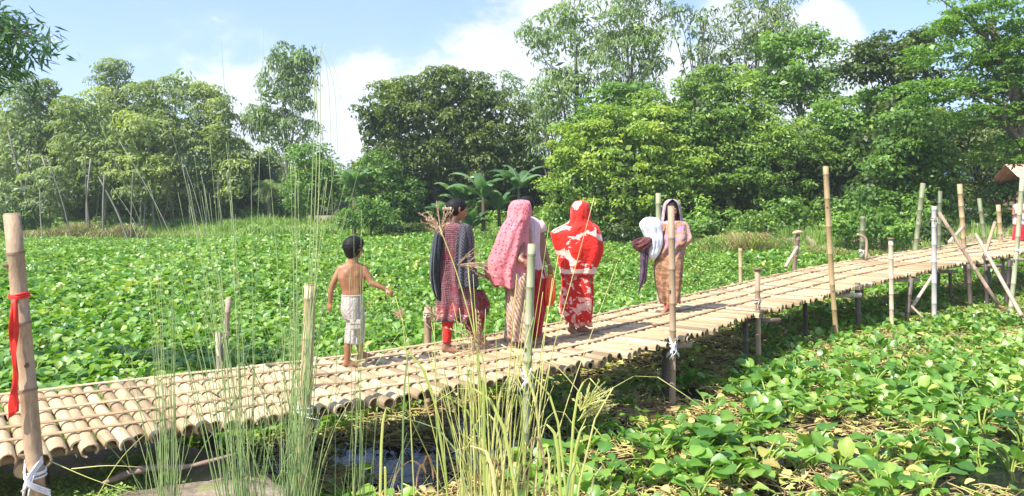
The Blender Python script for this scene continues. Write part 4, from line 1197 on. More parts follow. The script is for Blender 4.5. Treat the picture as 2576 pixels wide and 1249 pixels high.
def lashing(parent, c, axis, rad, seed, mat='cord', ends=True, turns=3, cross=None):
    """cord wound round a post at c"""
    r = np.random.default_rng(seed); axis = np.array(axis, float); axis /= np.linalg.norm(axis)
    a = np.cross(axis, [0, 1, 0]); a /= np.linalg.norm(a); b_ = np.cross(axis, a)
    g = Geo()
    for k in range(turns):
        tl = r.normal(0, .35); th = np.linspace(0, 2 * math.pi, 17)
        pts = c + (a * np.cos(th)[:, None] + b_ * np.sin(th)[:, None]) * (rad + .006) + axis * ((np.sin(th + r.uniform(0, 6)) * rad * tl) + (k - turns / 2) * .017)[:, None]
        tube(g, pts, .0062, 5, .5, False)
    if cross is not None:      # figure-of-eight round post and beam
        for sg in (-1, 1):
            for kk in range(3):
                o_ = (kk - 1) * .014
                p0 = c + a * sg * rad + axis * (.07 + o_) - b_ * 0; p1 = c + np.array([0, -rad - .03, 0]) + axis * (-.03 + o_); p2 = c - a * sg * (rad + .03) + axis * (-.13 + o_)
                tube(g, curve([p0, p1, p2], 7), .0062, 5, .5, False)
    if ends:
        for kk in range(2):
            p0 = c + a * rad * r.uniform(-.6, .8) - np.array([0, rad + .006, 0]); L = r.uniform(.06, .17)
            tube(g, curve([p0, p0 + [r.normal(0, .03), -.015, -L * .5], p0 + [r.normal(0, .05), -.01, -L]], 6), np.linspace(.0062, .004, 6), 5, .5)
    o = g.obj('cord_lashing', MAT[mat], parent); return o
def post(top, bot, r0, r1, mat, label=None, seed=0, step=.3, bend=0.0, sides=14, lash=None, lmat='cord', cap=None, stub=None, cross=None):
    """top and bot in world coordinates"""
    top = np.array(top, float); bot = np.array(bot, float); mid = (top + bot) / 2 + [bend, 0, 0]
    g, P_, rr = bamboo_geo([bot - bot, mid - bot, top - bot], r1, r0, step, seed=seed, sides=sides)
    o = part(g, 'post', MAT[mat], label, loc=bot - B0)
    ax = (top - bot) / np.linalg.norm(top - bot)
    gg = Geo()      # cut top: pale rim with a dark hollow
    tube(gg, [top - bot + ax * .001, top - bot + ax * .006], [r0 * .98, r0 * .9], 12, 0); gg.obj('cut_top', MAT['culm'], o)
    if lash is not None:
        for i, zz in enumerate(np.atleast_1d(lash)):
            u = (zz - bot[2]) / (top[2] - bot[2]); c = curve([bot - bot, mid - bot, top - bot], 50)[int(np.clip(u, 0, 1) * 49)]
            lashing(o, c, ax, r0 * (u) + r1 * (1 - u) + .002, seed * 7 + i, lmat, cross=cross)
    if stub is not None:     # little branch stubs left at the nodes
        for i, u in enumerate(stub):
            c = (bot - bot) * (1 - u) + (top - bot) * u; dx = 1 if i % 2 else -1
            q = Geo(); dirn = np.array([dx * .6, -.6, .35]); dirn /= np.linalg.norm(dirn)
            tube(q, [c + dirn * r0 * .7, c + dirn * (r0 + .012), c + dirn * (r0 + .026)], [.016, .014, .010], 7, [.3, .6, .9]); q.obj('node_stub', MAT[mat], o)
    return o
def pp(x0, y0, x1, y1, d, d1=None):
    return P(x0, y0, d), P(x1, y1, d1 or d)
bottomz = WZ - .5
def extend(top, bot, z):
    top = np.array(top); bot = np.array(bot); return bot + (bot - top) * (bot[2] - z) / (top[2] - bot[2])

# ---- near side
t_, b_ = pp(30, 540, 88, 1245, 4.34); b_ = extend(t_, b_, -1.2)
dn = post(t_, b_, .044, .049, 'tan', 'thick tan post leaning slightly, nearest the camera', 1, .42, .012, 18, lash=[-.03], stub=(.88, .66, .46), cross=True)
t_, b_ = pp(781, 718, 768, 1030, 5.40); b_ = extend(t_, b_, bottomz)
post(t_, b_, .043, .044, 'pale', 'thick yellowish post cut at waist height behind the green reeds', 2, .33, 0, 14, lash=[.03])
t_, b_ = pp(1338, 616, 1326, 960, 6.50); b_ = extend(t_, b_, bottomz)
post(t_, b_, .036, .037, 'greenb', 'greenish post standing before the woman in the pink shawl', 3, .33, 0, 14, lash=[.0], stub=(.62,), cross=True)
t_, b_ = pp(1688, 520, 1691, 1028, 8.2)
post(t_, b_ + [0, 0, -.25], .037, .036, 'tan2', 'tall post hiding the face of the woman with the sack', 4, .36, .012, 14, lash=[-.05], stub=(.62, .40, .3), cross=True)
t_, b_ = pp(1905, 680, 1908, 880, 10.1); b_ = extend(t_, b_, bottomz)
post(t_, b_, .036, .036, 'tan2', 'short post with a wider cap, right of the woman with the sack', 5, .34, 0, 12, lash=[.18], lmat='twine')
g = Geo(); tube(g, [(0, 0, 0), (0, 0, .02), (0, 0, .03)], [.055, .058, .04], 12, .3); part(g, 'post_cap', MAT['tan'], loc=t_ - B0)
t_, b_ = pp(2077, 420, 2097, 722, 12.0); b_ = extend(t_, b_, bottomz)
post(t_, b_, .044, .038, 'pale', 'tallest bare yellow post, standing in the middle of the right-hand stretch', 6, .42, -.02, 12, stub=(.8, .55, .4))
t_, b_ = pp(2241, 603, 2242, 700, 13.2); b_ = extend(t_, b_, bottomz)
post(t_, b_, .040, .036, 'tan2', 'short capped post between the tallest post and the grey braced post', 7, .3, 0, 12)
g = Geo(); tube(g, [(0, 0, 0), (0, 0, .02), (0, 0, .03)], [.06, .062, .04], 12, .3); part(g, 'post_cap', MAT['tan'], loc=t_ - B0)
t_, b_ = pp(2350, 520, 2350, 690, 13.9); b_ = extend(t_, b_, bottomz)
o = post(t_, b_, .044, .042, 'greyb', 'grey weathered post lashed to a long slanting brace', 8, .34, 0, 14, lash=[P(2350, 545, 13.9)[2]], lmat='twine')
def brace(x0, y0, d0, x1, y1, d1, r, mat, label, seed, step=.4):
    t_ = P(x0, y0, d0); b_ = P(x1, y1, d1)
    g, _, _ = bamboo_geo([b_ - b_, (t_ - b_) * .5, t_ - b_], r, r * .9, step, seed=seed, sides=10)
    part(g, 'brace', MAT[mat], label, loc=b_ - B0)
brace(2362, 535, 13.8, 2512, 768, 13.2, .034, 'beam', 'long slanting brace from the grey post down to the water', 9)
brace(2455, 590, 15.0, 2570, 795, 13.0, .036, 'beam', 'slanting brace at the far right running down to the water', 10)
brace(2503, 560, 15.6, 2470, 665, 15.0, .038, 'tan', 'short slanting pole crossing the right-hand brace', 11)
brace(2352, 685, 14.1, 2290, 780, 13.7, .03, 'beam', 'thin brace slanting left under the deck at the grey post', 12)
brace(2292, 770, 13.6, 2322, 800, 13.3, .022, 'beam', None, 13)
t_, b_ = pp(2572, 450, 2553, 650, 14.6); b_ = extend(t_, b_, bottomz)
post(t_, b_, .045, .042, 'greenb', 'greenish post at the right edge in front of the distant girl', 14, .42, .02, 14, lash=[P(2555, 625, 14.6)[2]], stub=(.5, .7))
# ---- far side
def fpost(x0, y0, x1, y1, d, r, mat, label, seed, **k):
    t_, b_ = pp(x0, y0, x1, y1, d); b_ = extend(t_, b_, WZ - .3); return post(t_, b_, r, r * .95, mat, label, seed, **k)
fpost(575, 752, 562, 930, 7.15, .026, 'beam', 'weathered stub post half hidden by the green reeds', 20, lash=[.25], lmat='twine')
fpost(548, 836, 552, 935, 7.1, .024, 'beam', 'lower stub beside the weathered stub post', 21)
fpost(1076, 775, 1076, 862, 8.1, .040, 'tan', 'short tan stub post left of the woman in the dark shawl', 22, lash=[P(1076, 782, 8.1)[2]], lmat='twine')
fpost(1656, 487, 1657, 600, 11.6, .042, 'greenb', 'greenish post rising behind the woman with the sack', 23)
fpost(1862, 626, 1863, 700, 14.0, .034, 'pale', 'thin stub post right of the woman with the sack, on the far side', 24)
fpost(2008, 590, 2000, 660, 16.0, .045, 'beam', 'crooked stub post with a knobbed top on the far side', 25, lash=[P(2006, 625, 16)[2]], lmat='twine')
g = Geo(); a_ = P(1994, 588, 15.95); tube(g, curve([a_ - a_, P(2008, 584, 15.95) - a_, P(2022, 586, 15.95) - a_], 5), [.025, .035, .04, .03, .02], 8, .1); part(g, 'knob', MAT['tan'], loc=a_ - B0)
brace(2006, 622, 15.9, 1976, 672, 15.4, .035, 'beam', 'slanting strut propping the crooked stub post', 26)
fpost(2171, 545, 2168, 652, 16.3, .055, 'greenb', 'green stub post with a bent cut branch beside it', 27, lash=[P(2168, 630, 16.3)[2]])
g = Geo(); a_ = P(2178, 655, 16.1); tube(g, curve([a_ - a_, P(2180, 610, 16.1) - a_, P(2172, 596, 16.1) - a_, P(2156, 590, 16.1) - a_], 12), .028, 8, .1); part(g, 'bent_branch', MAT['tan'], loc=a_ - B0)
fpost(2322, 462, 2304, 616, 18.2, .058, 'greenb', 'green post leaning right at the far side of the deck', 28, stub=(.7,))
fpost(2365, 482, 2362, 612, 18.2, .046, 'greenb', 'slim green post behind the grey weathered post', 29)
fpost(2414, 464, 2424, 604, 18.8, .060, 'pale', 'pale straight post right of the grey weathered post', 30, stub=(.62, .8))
brace(2424, 570, 18.6, 2388, 610, 17.6, .04, 'beam', 'short strut lashed to the foot of the pale straight post', 31)
fpost(2463, 500, 2476, 600, 19.6, .048, 'greenb', 'thin greenish post leaning left near the end of the bridge', 32)
fpost(2511, 516, 2517, 598, 20.2, .055, 'pale', 'short pale post near the end of the bridge', 33, lash=[P(2515, 585, 20.2)[2]], lmat='twine')

# ---- cross beams and legs under the deck
def beam(px, py, d, over, label=None, seed=0, r=.046, mat='beam', sd=0.0):
    """beam under the deck whose near end shows at px,py"""
    c = P(px, py, d); i = ((BRC[:, 0] - c[0]) ** 2 + (BRC[:, 1] - c[1]) ** 2).argmin(); s_ = ARC[i]
    _, t, w = bridge(s_); side = np.array([-t[1], t[0], 0]); side /= np.linalg.norm(side)
    side = side * math.cos(sd) + np.array([side[1], -side[0], 0]) * math.sin(sd)
    e = c + side * (2 * w + over)
    g, _, _ = bamboo_geo([c - c, (e - c) / 2, e - c], r, r * .93, .4, seed=seed, sides=14)
    o = part(g, 'cross_beam', MAT[mat], label, loc=c - B0)
    gg = Geo(); tube(gg, [-side * .004, -side * .001], [r * .8, r * .96], 14, .2); gg.obj('cut_end', MAT['culm'], o)
    return c, side
beam(58, 1184, 4.52, .25, 'thick beam end lashed to the nearest post', 40, .050)
beam(795, 1068, 5.45, .3, 'beam end poking out under the deck right of the yellowish post', 41, .034, sd=.25)
beam(1334, 975, 6.5, .3, 'beam end lashed beneath the greenish post', 42, .048)
def sidebeam(x0, y0, x1, y1, z, r, seed, mat='beam', label=None):
    a_ = G(x0, y0, z); b_ = G(x1, y1, z); g, _, _ = bamboo_geo([a_ - a_, (b_ - a_) / 2, b_ - a_], r, r, .35, seed=seed, sides=10); o = part(g, 'cross_beam', MAT[mat], label, loc=a_ - B0)
    gg = Geo(); ax = (b_ - a_) / np.linalg.norm(b_ - a_); tube(gg, [b_ - a_ + ax * .001, b_ - a_ + ax * .004], [r * .95, r * .8], 12, .2); gg.obj('cut_end', MAT['culm'], o)
for i, q in enumerate([(1600, 873, 1738, 868, -.14, .036, 'beam'), (1872, 808, 1962, 806, -.14, .034, 'beam'), (2056, 744, 2166, 743, -.09, .042, 'beam'), (2228, 705, 2312, 704, -.01, .038, 'beam'),
                       (2290, 685, 2408, 684, .05, .036, 'beam'), (2456, 669, 2522, 669, .12, .038, 'beam'), (2524, 655, 2598, 654, .17, .04, 'beam')]):
    sidebeam(*q[:6], 50 + i, q[6])
def leg(x0, y0, x1, y1, d, r, mat='darkb', seed=0):
    t_, b_ = pp(x0, y0, x1, y1, d); b_ = extend(t_, b_, WZ - .35)
    g, _, _ = bamboo_geo([b_ - b_, (t_ - b_) / 2, t_ - b_], r, r, .35, seed=seed, sides=9)
    part(g, 'leg', MAT[mat], loc=b_ - B0)
for i, q in enumerate([(1676, 850, 1674, 960, 8.6, .045), (1450, 880, 1452, 980, 8.3, .038), (1325, 925, 1322, 1010, 6.6, .05), (520, 1050, 528, 1120, 6.4, .05), (1874, 795, 1876, 890, 10.6, .04), (2025, 745, 2028, 860, 11.9, .035),
                       (2157, 712, 2158, 760, 12.9, .045), (2292, 700, 2284, 780, 13.6, .04), (2350, 690, 2350, 780, 14.2, .05), (2437, 665, 2440, 740, 15.0, .04), (2480, 665, 2482, 730, 15.4, .035), (2540, 655, 2535, 720, 15.6, .045), (2390, 680, 2391, 745, 16.5, .035),
                       (100, 1160, 104, 1245, 4.9, .05), (1100, 960, 1102, 1010, 8.4, .04), (770, 1000, 772, 1060, 6.9, .045)]):
    leg(*q, seed=70 + i)

# ---- red ribbon tied to the nearest post
c_ = P(48, 752, 4.28)
rbo = empty('red_ribbon', c_, 'red cloth ribbon tied round the nearest post with a long end hanging', 'ribbon')
g = Geo(); tp = (P(30, 540, 4.34) - P(88, 1245, 4.34)); tp /= np.linalg.norm(tp)
pc = P(48.5, 744, 4.34) - c_
a_ = np.cross(tp, [0, 1, 0]); a_ /= np.linalg.norm(a_); bb = np.cross(tp, a_)
for k in range(3):
    th = np.linspace(0, 2 * math.pi, 21)
    tube(g, pc + (a_ * np.cos(th)[:, None] + bb * np.sin(th)[:, None]) * .050 + tp * ((k - 1) * .009 + .004 * np.sin(th * 2 + k))[:, None], .0065, 6, .5, False)
g.obj('wrapped_band', MAT['ribbon'], rbo)
g = Geo()
cen = [P(36, 752, 4.28), P(34, 800, 4.25), P(35, 850, 4.26), P(36, 905, 4.25), P(39, 950, 4.26), P(35, 1000, 4.25), P(33, 1046, 4.25)]
cen = curve(np.array(cen) - c_, 30); V = []
wd = np.interp(np.linspace(0, 1, 30), [0, .3, .6, .75, .9, 1], [.010, .018, .013, .022, .030, .026])
for i, p_ in enumerate(cen):
    tw = .5 * math.sin(i * .35) + .3; sd = np.array([math.cos(tw), math.sin(tw), .1])
    for j in np.linspace(-1, 1, 5): V.append(p_ + sd * wd[i] * j + np.array([0, .014 * math.cos(j * 5 + i * .22), (.02 * j if i == 29 else 0)]))
i = np.arange(29)[:, None] * 5; j = np.arange(4)[None]; a__ = i + j
g.add(V, np.stack([a__, a__ + 1, a__ + 6, a__ + 5], -1).reshape(-1, 4), .5)
o = g.obj('hanging_end', MAT['ribbon'], rbo); mdf = o.modifiers.new('thickness', 'SOLIDIFY'); mdf.thickness = .003

# ---- foreground reeds
MAT['reed'] = leaf_mat('green_reed', [(0.0, (0.15, 0.24, 0.08)), (0.4, (0.26, 0.38, 0.14)), (0.75, (0.42, 0.50, 0.20)), (1.0, (0.52, 0.52, 0.28))], rough=.4, transl=.1, rnd=.3)
MAT['straw'] = leaf_mat('straw_reed', [(0.0, (0.28, 0.38, 0.08)), (0.4, (0.46, 0.50, 0.13)), (0.75, (0.64, 0.58, 0.24)), (1.0, (0.66, 0.52, 0.32))], rough=.45, transl=.15, rnd=.3)
MAT['plume'] = leaf_mat('pinkish_plume', [(0.0, (0.34, 0.20, 0.12)), (0.5, (0.52, 0.34, 0.22)), (1.0, (0.66, 0.50, 0.36))], rough=.6, transl=.2, rnd=.1)
def reed(parent, pts, r0, mat, name='stem', flat=1.0, tip=.25, n=14, var=None):
    pts = curve(pts, n)
    g = Geo(); tube(g, pts - pts[0], np.linspace(r0, r0 * tip, n), 5, rng.uniform(.1, .9) if var is None else var, True, flat)
    o = g.obj(name, MAT[mat], parent); o.location = pts[0] - np.array(parent.location)
    return o
def gz(x, y): return height(np.array([x]), np.array([y]))[0]
def reed_clump(label, bx, by, d, stems, mat, seed, r0=.0028, fine=60, fh=(300, 700), spread=45, group='clumps of tall reed in the foreground'):
    """stems: (base dx, top px, top py, bow)"""
    r = np.random.default_rng(seed); base = P(bx, by, d); base[2] = gz(base[0], base[1])
    o = empty('reed_clump', base, label, 'reeds', group)
    for (dx, tx, ty, bow) in stems:
        dd = d + r.uniform(-.15, .15); a = P(bx + dx, by, dd); a[2] = base[2] - .03; t = P(tx, ty, dd + r.uniform(-.2, .2))
        ay = 507 + (EYE - a[2]) / dd * F
        m = P(bx + dx + (tx - bx - dx) * .42, ay + (ty - ay) * .55, dd)
        reed(o, [a, m + [bow * .5, 0, 0], t + [bow, 0, 0]], r0 * r.uniform(.8, 1.25), mat)
    g = Geo()
    for i in range(fine):
        dd = d + r.uniform(-.25, .25); x0 = bx + r.normal(0, spread * .35); a = P(x0, by, dd) ; a[2] = base[2] - .03
        h = r.uniform(*fh) / F * dd; l = r.normal(0, .16); bend = r.normal(0, .12)
        pts = curve([a, a + [l * h * .5, r.normal(0, .04), h * .55], a + [l * h + bend * h, r.normal(0, .1), h]], 7)
        tube(g, pts - base, np.linspace(.003, .0009, 7) * r.uniform(.7, 1.3), 3, r.uniform(0, 1), False)
    if fine:
        f = g.obj('fine_blades', MAT[mat], o); tag(f, kind='stuff')
    return o
r = np.random.default_rng(5)
reed_clump('clump of upright green reeds before the left part of the deck', 425, 1330, 3.9, [(r.normal(0, 16), 412 + r.normal(0, 26), r.uniform(560, 900), r.normal(0, .02)) for _ in range(16)], 'reed', 1, fine=26, fh=(200, 560))
reed_clump('fanning clump of green reeds with long stems leaning up to the left', 640, 1340, 3.8, [(r.normal(-30, 26), 520 + r.normal(0, 50), r.uniform(340, 700), r.normal(0, .03)) for _ in range(20)]
           + [(-60, 262, 310, -.02), (-50, 372, 455, 0), (-40, 455, 395, 0), (-55, 330, 560, 0), (-20, 556, 95, 0), (-10, 650, 60, .03), (0, 622, 130, .01), (-30, 480, 520, 0)], 'reed', 2, fine=40, fh=(260, 640), spread=130)
cl3 = reed_clump('dense tall clump of green reeds before the yellowish post', 745, 1345, 3.9, [(r.normal(0, 26), 775 + r.normal(0, 52), r.uniform(345, 560), r.normal(.02, .04)) for _ in range(16)] + [(r.normal(-10, 14), 733 + r.normal(0, 14), r.uniform(560, 860), 0) for _ in range(6)], 'reed', 3, r0=.0032, fine=55, fh=(240, 620), spread=70)
for (x_, pk, ex, ey) in ((752, 130, 850, 385), (768, 112, 858, 250), (760, 128, 838, 620)):
    a = P(750, 1345, 3.9); a[2] = gz(a[0], a[1])
    reed(cl3, [a, P(x_ + 25, 700, 3.9), P(x_ + 38, 330, 3.9), P((x_ + ex) / 2 - 5, pk, 3.9), P(ex - 12, pk + 75, 3.9), P(ex, ey, 3.9)], .0032, 'reed', n=22)
reed_clump('thin sparse green reeds in front of the boy', 900, 1340, 4.0, [(r.normal(0, 25), 900 + r.normal(0, 60), r.uniform(520, 900), r.normal(0, .05)) for _ in range(14)], 'reed', 4, r0=.0024, fine=24, fh=(220, 560), spread=120)
# straw-coloured clump
st = [(r.normal(0, 38), 1215 + r.normal(0, 95), r.uniform(760, 1010), r.normal(0, .03)) for _ in range(44)] + [(20, 1382, 562, 0), (30, 1320, 755, 0), (24, 1345, 735, .04), (35, 1400, 640, .01), (40, 1545, 655, .02), (10, 1300, 690, 0), (0, 1190, 690, 0), (-40, 1120, 940, 0), (-30, 1010, 745, -.03), (26, 1468, 500, .05), (60, 1390, 700, 0), (72, 1385, 905, 0)]
c5 = reed_clump('thick clump of yellow straw-coloured reeds at the bottom centre', 1235, 1345, 3.7, st, 'straw', 5, r0=.0052, fine=90, fh=(180, 440), spread=260)
def blade(parent, pts, w, mat, var=.5):
    pts = curve(pts, 9); T, N, Bv = frame_along(pts); base = pts[0]; g = Geo()
    prof = np.array([.5, .85, 1, 1, .95, .85, .7, .45, .1]) * w; V = []
    for p_, q in zip(pts, prof): V += [p_ - np.array([1, 0, .2]) * q, p_ + np.array([0, -.4, 0]) * q, p_ + np.array([1, 0, .2]) * q]
    i = np.arange(8)[:, None] * 3; j = np.arange(2)[None]; a = i + j
    g.add(np.array(V) - base, np.stack([a, a + 1, a + 4, a + 3], -1).reshape(-1, 4), var)
    o = g.obj('leaf_blade', MAT[mat], parent); o.location = base - np.array(parent.location)
for k in range(30):
    dd = r.uniform(3.3, 4.1); x0 = r.choice([1000, 1180, 1230, 1300, 1390, 1420]) + r.normal(0, 40); l = r.normal(0, 70); h = r.uniform(150, 460)
    a = P(x0, 1345, dd); a[2] = gz(a[0], a[1]) if a[1] > 3 else -.3
    yb_ = 1330
    blade(c5, [a, P(x0 + l * .4, yb_ - h * .6, dd), P(x0 + l, yb_ - h, dd), P(x0 + l * 1.8, yb_ - h * r.uniform(.7, 1.15), dd)], r.uniform(.004, .008), 'straw' if r.random() < .85 else 'reed', r.uniform(0, 1))
for k in range(10):        # curled dead leaves at the foot
    dd = 3.6; x0 = r.uniform(1060, 1440); y0 = r.uniform(1120, 1260); a = r.uniform(-1, 1)
    blade(c5, [P(x0, y0, dd), P(x0 + 40 * a, y0 - 25, dd - .05), P(x0 + 80 * a, y0 + 5, dd), P(x0 + 95 * a, y0 + 45, dd)], .006, 'plume', r.uniform(0, 1))
# seed plumes
def plume(label, stem, tuftdir, L, n, seed, mat='plume', d=3.6, r0=.005, spread=.5, sm='straw'):
    r = np.random.default_rng(seed); pts = [P(x_, y_, d) for x_, y_ in stem]
    if stem[0][1] > 1240: pts[0][2] = gz(pts[0][0], pts[0][1])
    o = empty('seed_plume_reed', pts[0], label, 'reed', 'reeds carrying a seed plume')
    reed(o, pts, r0, sm, n=18, tip=.45, var=.6)
    tip = pts[-1]; g = Geo(); td = np.array(tuftdir, float); td /= np.linalg.norm(td)
    for k in range(n):
        d_ = td + r.normal(0, spread, 3) * [1, .5, 1]; d_ /= np.linalg.norm(d_); l = L * r.uniform(.5, 1.1); p0 = tip - td * r.uniform(0, L * .4)
        q = curve([p0, p0 + d_ * l * .5, p0 + d_ * l + [0, 0, -.12 * l]], 8) - pts[0]
        tube(g, q, np.linspace(.0022, .001, 8), 3, r.uniform(.2, .8), False)
        for i in range(2, 8):
            for _ in range(4):
                e = r.normal(0, 1, 3) * .5 + d_ * 1.2; e /= np.linalg.norm(e); s_ = q[i] + r.normal(0, .002, 3); t2 = s_ + e * r.uniform(.008, .022); w_ = np.array([.0016, 0, .001])
                g.add([s_ - w_, s_ + w_, t2], [(0, 1, 2)], r.uniform(.2, 1))
    g.obj('plume', MAT[mat], o, smooth=False)
plume('long straw reed with a pinkish plume crossing before the dark shawl', [(1248, 1320), (1225, 1000), (1195, 850), (1150, 690), (1105, 570)], (-.35, 0, 1), .14, 14, 1, d=3.5)
plume('reed with a plume of branches spread to the left before the dark shawl hem', [(1200, 1330), (1192, 1060), (1190, 860)], (-.9, 0, .55), .20, 16, 2, d=3.5, spread=.7)
plume('reed with a reddish plume reaching right between the dark and pink shawls', [(1215, 1330), (1205, 1000), (1180, 700), (1178, 665)], (.9, 0, .1), .14, 10, 3, d=3.55)
plume('bent straw reed with a drooping brush plume over the hyacinth', [(1330, 1330), (1360, 1000), (1385, 915), (1480, 1012)], (.5, 0, .55), .15, 24, 4, d=3.6, spread=.35, mat='straw')
plume('slanting straw reed with a loose plume over hyacinth leaves', [(1405, 1330), (1440, 1180), (1478, 1040)], (.7, 0, .55), .16, 20, 5, d=3.65, spread=.3, mat='straw')
plume('small pale plumed reed beside the short stub post', [(1110, 1330), (1098, 1050), (1092, 800)], (-.1, 0, 1), .09, 8, 6, d=3.7)
plume('slim reed with a small rosy plume left of the dark shawl', [(1060, 1320), (1030, 1000), (1012, 800)], (-.2, 0, 1), .07, 6, 7, d=3.8)
# fallen dry stalks over the mud
for i, (pts_, lab) in enumerate([([(215, 1240), (300, 1160), (400, 1060)], 'straight pale dry stalk slanting over the shaded mud'), ([(125, 1160), (230, 1205), (350, 1245)], 'thin dry stalk lying across the shaded mud'), ([(180, 1180), (270, 1172), (360, 1176)], 'faint dry stalk bowed over the shaded mud')]):
    q = [P(x_, y_, 4.4) for x_, y_ in pts_]; q[0][2] -= .15 if i == 0 else 0
    o = empty('dry_stalk', q[0], lab, 'dry stalk', 'dry stalks over the mud'); reed(o, q, .004, 'straw', var=.9)
# old rotting leaf sheath on the mud
lp = G(425, 1200, -.30); g = Geo()
tube(g, curve([(-.38, -.12, .0), (-.15, -.02, .06), (.1, .05, .05), (.42, .2, .10)], 14), [.012, .028, .04, .03, .045, .032, .04, .026, .032, .02, .024, .018, .012, .008], 8, .2, True, .6)
o = g.obj('driftwood', MAT['beam']); o.location = lp; tag(o, 'old rotting stalk lying on the mud in front of the left part of the deck', 'driftwood')
# ---------------------------------------------------------------- people
def skin_mat(name, c0, c1):
    m, nt, b = newmat(name)
    n1 = noise(nt, 9, 4, N_(nt, 'ShaderNodeTexCoord').outputs['Object'])
    nt.links.new(ramp(nt, n1, [(0.3, c0), (0.7, c1)]), b.inputs['Base Color'])
    b.inputs['Roughness'].default_value = 0.48; b.inputs['Subsurface Weight'].default_value = 0.08
    b.inputs['Subsurface Radius'].default_value = (.01, .004, .002)
    bump(nt, b, noise(nt, 60, 2, N_(nt, 'ShaderNodeTexCoord').outputs['Object']), .002, .5)
    return m
MAT['skin'] = skin_mat('brown_skin', (0.25, 0.115, 0.06), (0.33, 0.16, 0.09))
MAT['skin_boy'] = skin_mat('tanned_skin', (0.28, 0.12, 0.055), (0.38, 0.175, 0.085))
MAT['hair'] = plain_mat('black_hair', (0.012, 0.010, 0.009), .62, 60, .5, .006, spec=.25)
MAT['eye'] = plain_mat('dark_eye', (0.02, 0.015, 0.01), .2, 5, .1)
MAT['clip'] = plain_mat('pale_hair_clip', (0.62, 0.58, 0.42), .4, 30, .2)

def hull(bm, sph, seg=10):
    """convex hull round spheres (p, r)"""
    t = bmesh.new()
    for p, r_ in sph:
        if not isinstance(r_, tuple): r_ = (r_, r_, r_)
        bmesh.ops.create_uvsphere(t, u_segments=seg, v_segments=max(6, seg * 2 // 3), radius=1.0, matrix=Matrix.Translation(Vector(p)) @ Matrix.Diagonal((*r_, 1)))
    h = bmesh.ops.convex_hull(t, input=t.verts)
    bmesh.ops.delete(t, geom=[v for v in set(h['geom_interior']) | set(h['geom_unused']) if isinstance(v, bmesh.types.BMVert)], context='VERTS')
    me = bpy.data.meshes.new('t'); t.to_mesh(me); t.free(); bm.from_mesh(me); bpy.data.meshes.remove(me)
def v3(*a): return np.array(a, float)
def unit(a): a = np.asarray(a, float); return a / (np.linalg.norm(a) + 1e-12)
def remesh(bm, voxel, smooth=3, ratio=.5, name='body'):
    me = bpy.data.meshes.new('tmp'); bm.to_mesh(me); bm.free()
    o = bpy.data.objects.new('tmp', me); COL.objects.link(o)
    m1 = o.modifiers.new('r', 'REMESH'); m1.mode = 'VOXEL'; m1.voxel_size = voxel; m1.use_smooth_shade = True
    m2 = o.modifiers.new('s', 'SMOOTH'); m2.iterations = smooth; m2.factor = .5
    if ratio < 1:
        m3 = o.modifiers.new('d', 'DECIMATE'); m3.ratio = ratio
    dg = bpy.context.evaluated_depsgraph_get(); dg.update()
    out = bpy.data.meshes.new_from_object(o.evaluated_get(dg)); out.name = name
    bpy.data.objects.remove(o); bpy.data.meshes.remove(me)
    out.polygons.foreach_set('use_smooth', [True] * len(out.polygons))
    return out
def hand(bm, w, d, n, thumb, s=1.0, curl=(.5, .6, .5), spread=.08):
    """palm and five fingers: w wrist, d direction of the palm, n its back, thumb side +1/-1"""
    d = unit(d); n = unit(n - d * np.dot(n, d)); sd = np.cross(d, n) * thumb
    hull(bm, [(w, .019 * s), (w + sd * .022 * s + d * .02 * s, .013 * s), (w + d * .078 * s + sd * .028 * s, .0115 * s), (w + d * .072 * s - sd * .030 * s, .010 * s)], 8)
    for k, (o_, L, r_) in enumerate(((.028, .066, .0088), (.0095, .076, .0092), (-.010, .070, .0088), (-.028, .054, .0078))):
        p = w + d * (.078 - .003 * abs(k - 1)) * s + sd * o_ * s; e = unit(d + sd * (1.3 - k) * spread); a = 0
        for j, fr in enumerate((.44, .31, .25)):
            a += curl[j]; e2 = e * math.cos(a) - n * math.sin(a); q = p + e2 * L * fr * s
            hull(bm, [(p, r_ * s * (1 - .08 * j)), (q, r_ * s * (.92 - .1 * j))], 6); p = q
    p = w + sd * .024 * s + d * .018 * s; e = unit(d * .65 + sd * .75 - n * .25)
    for L, r_ in ((.034, .0115), (.028, .010), (.022, .009)):
        q = p + e * L * s; hull(bm, [(p, r_ * s), (q, r_ * .93 * s)], 6); p = q; e = unit(e + d * .35 - n * .25)
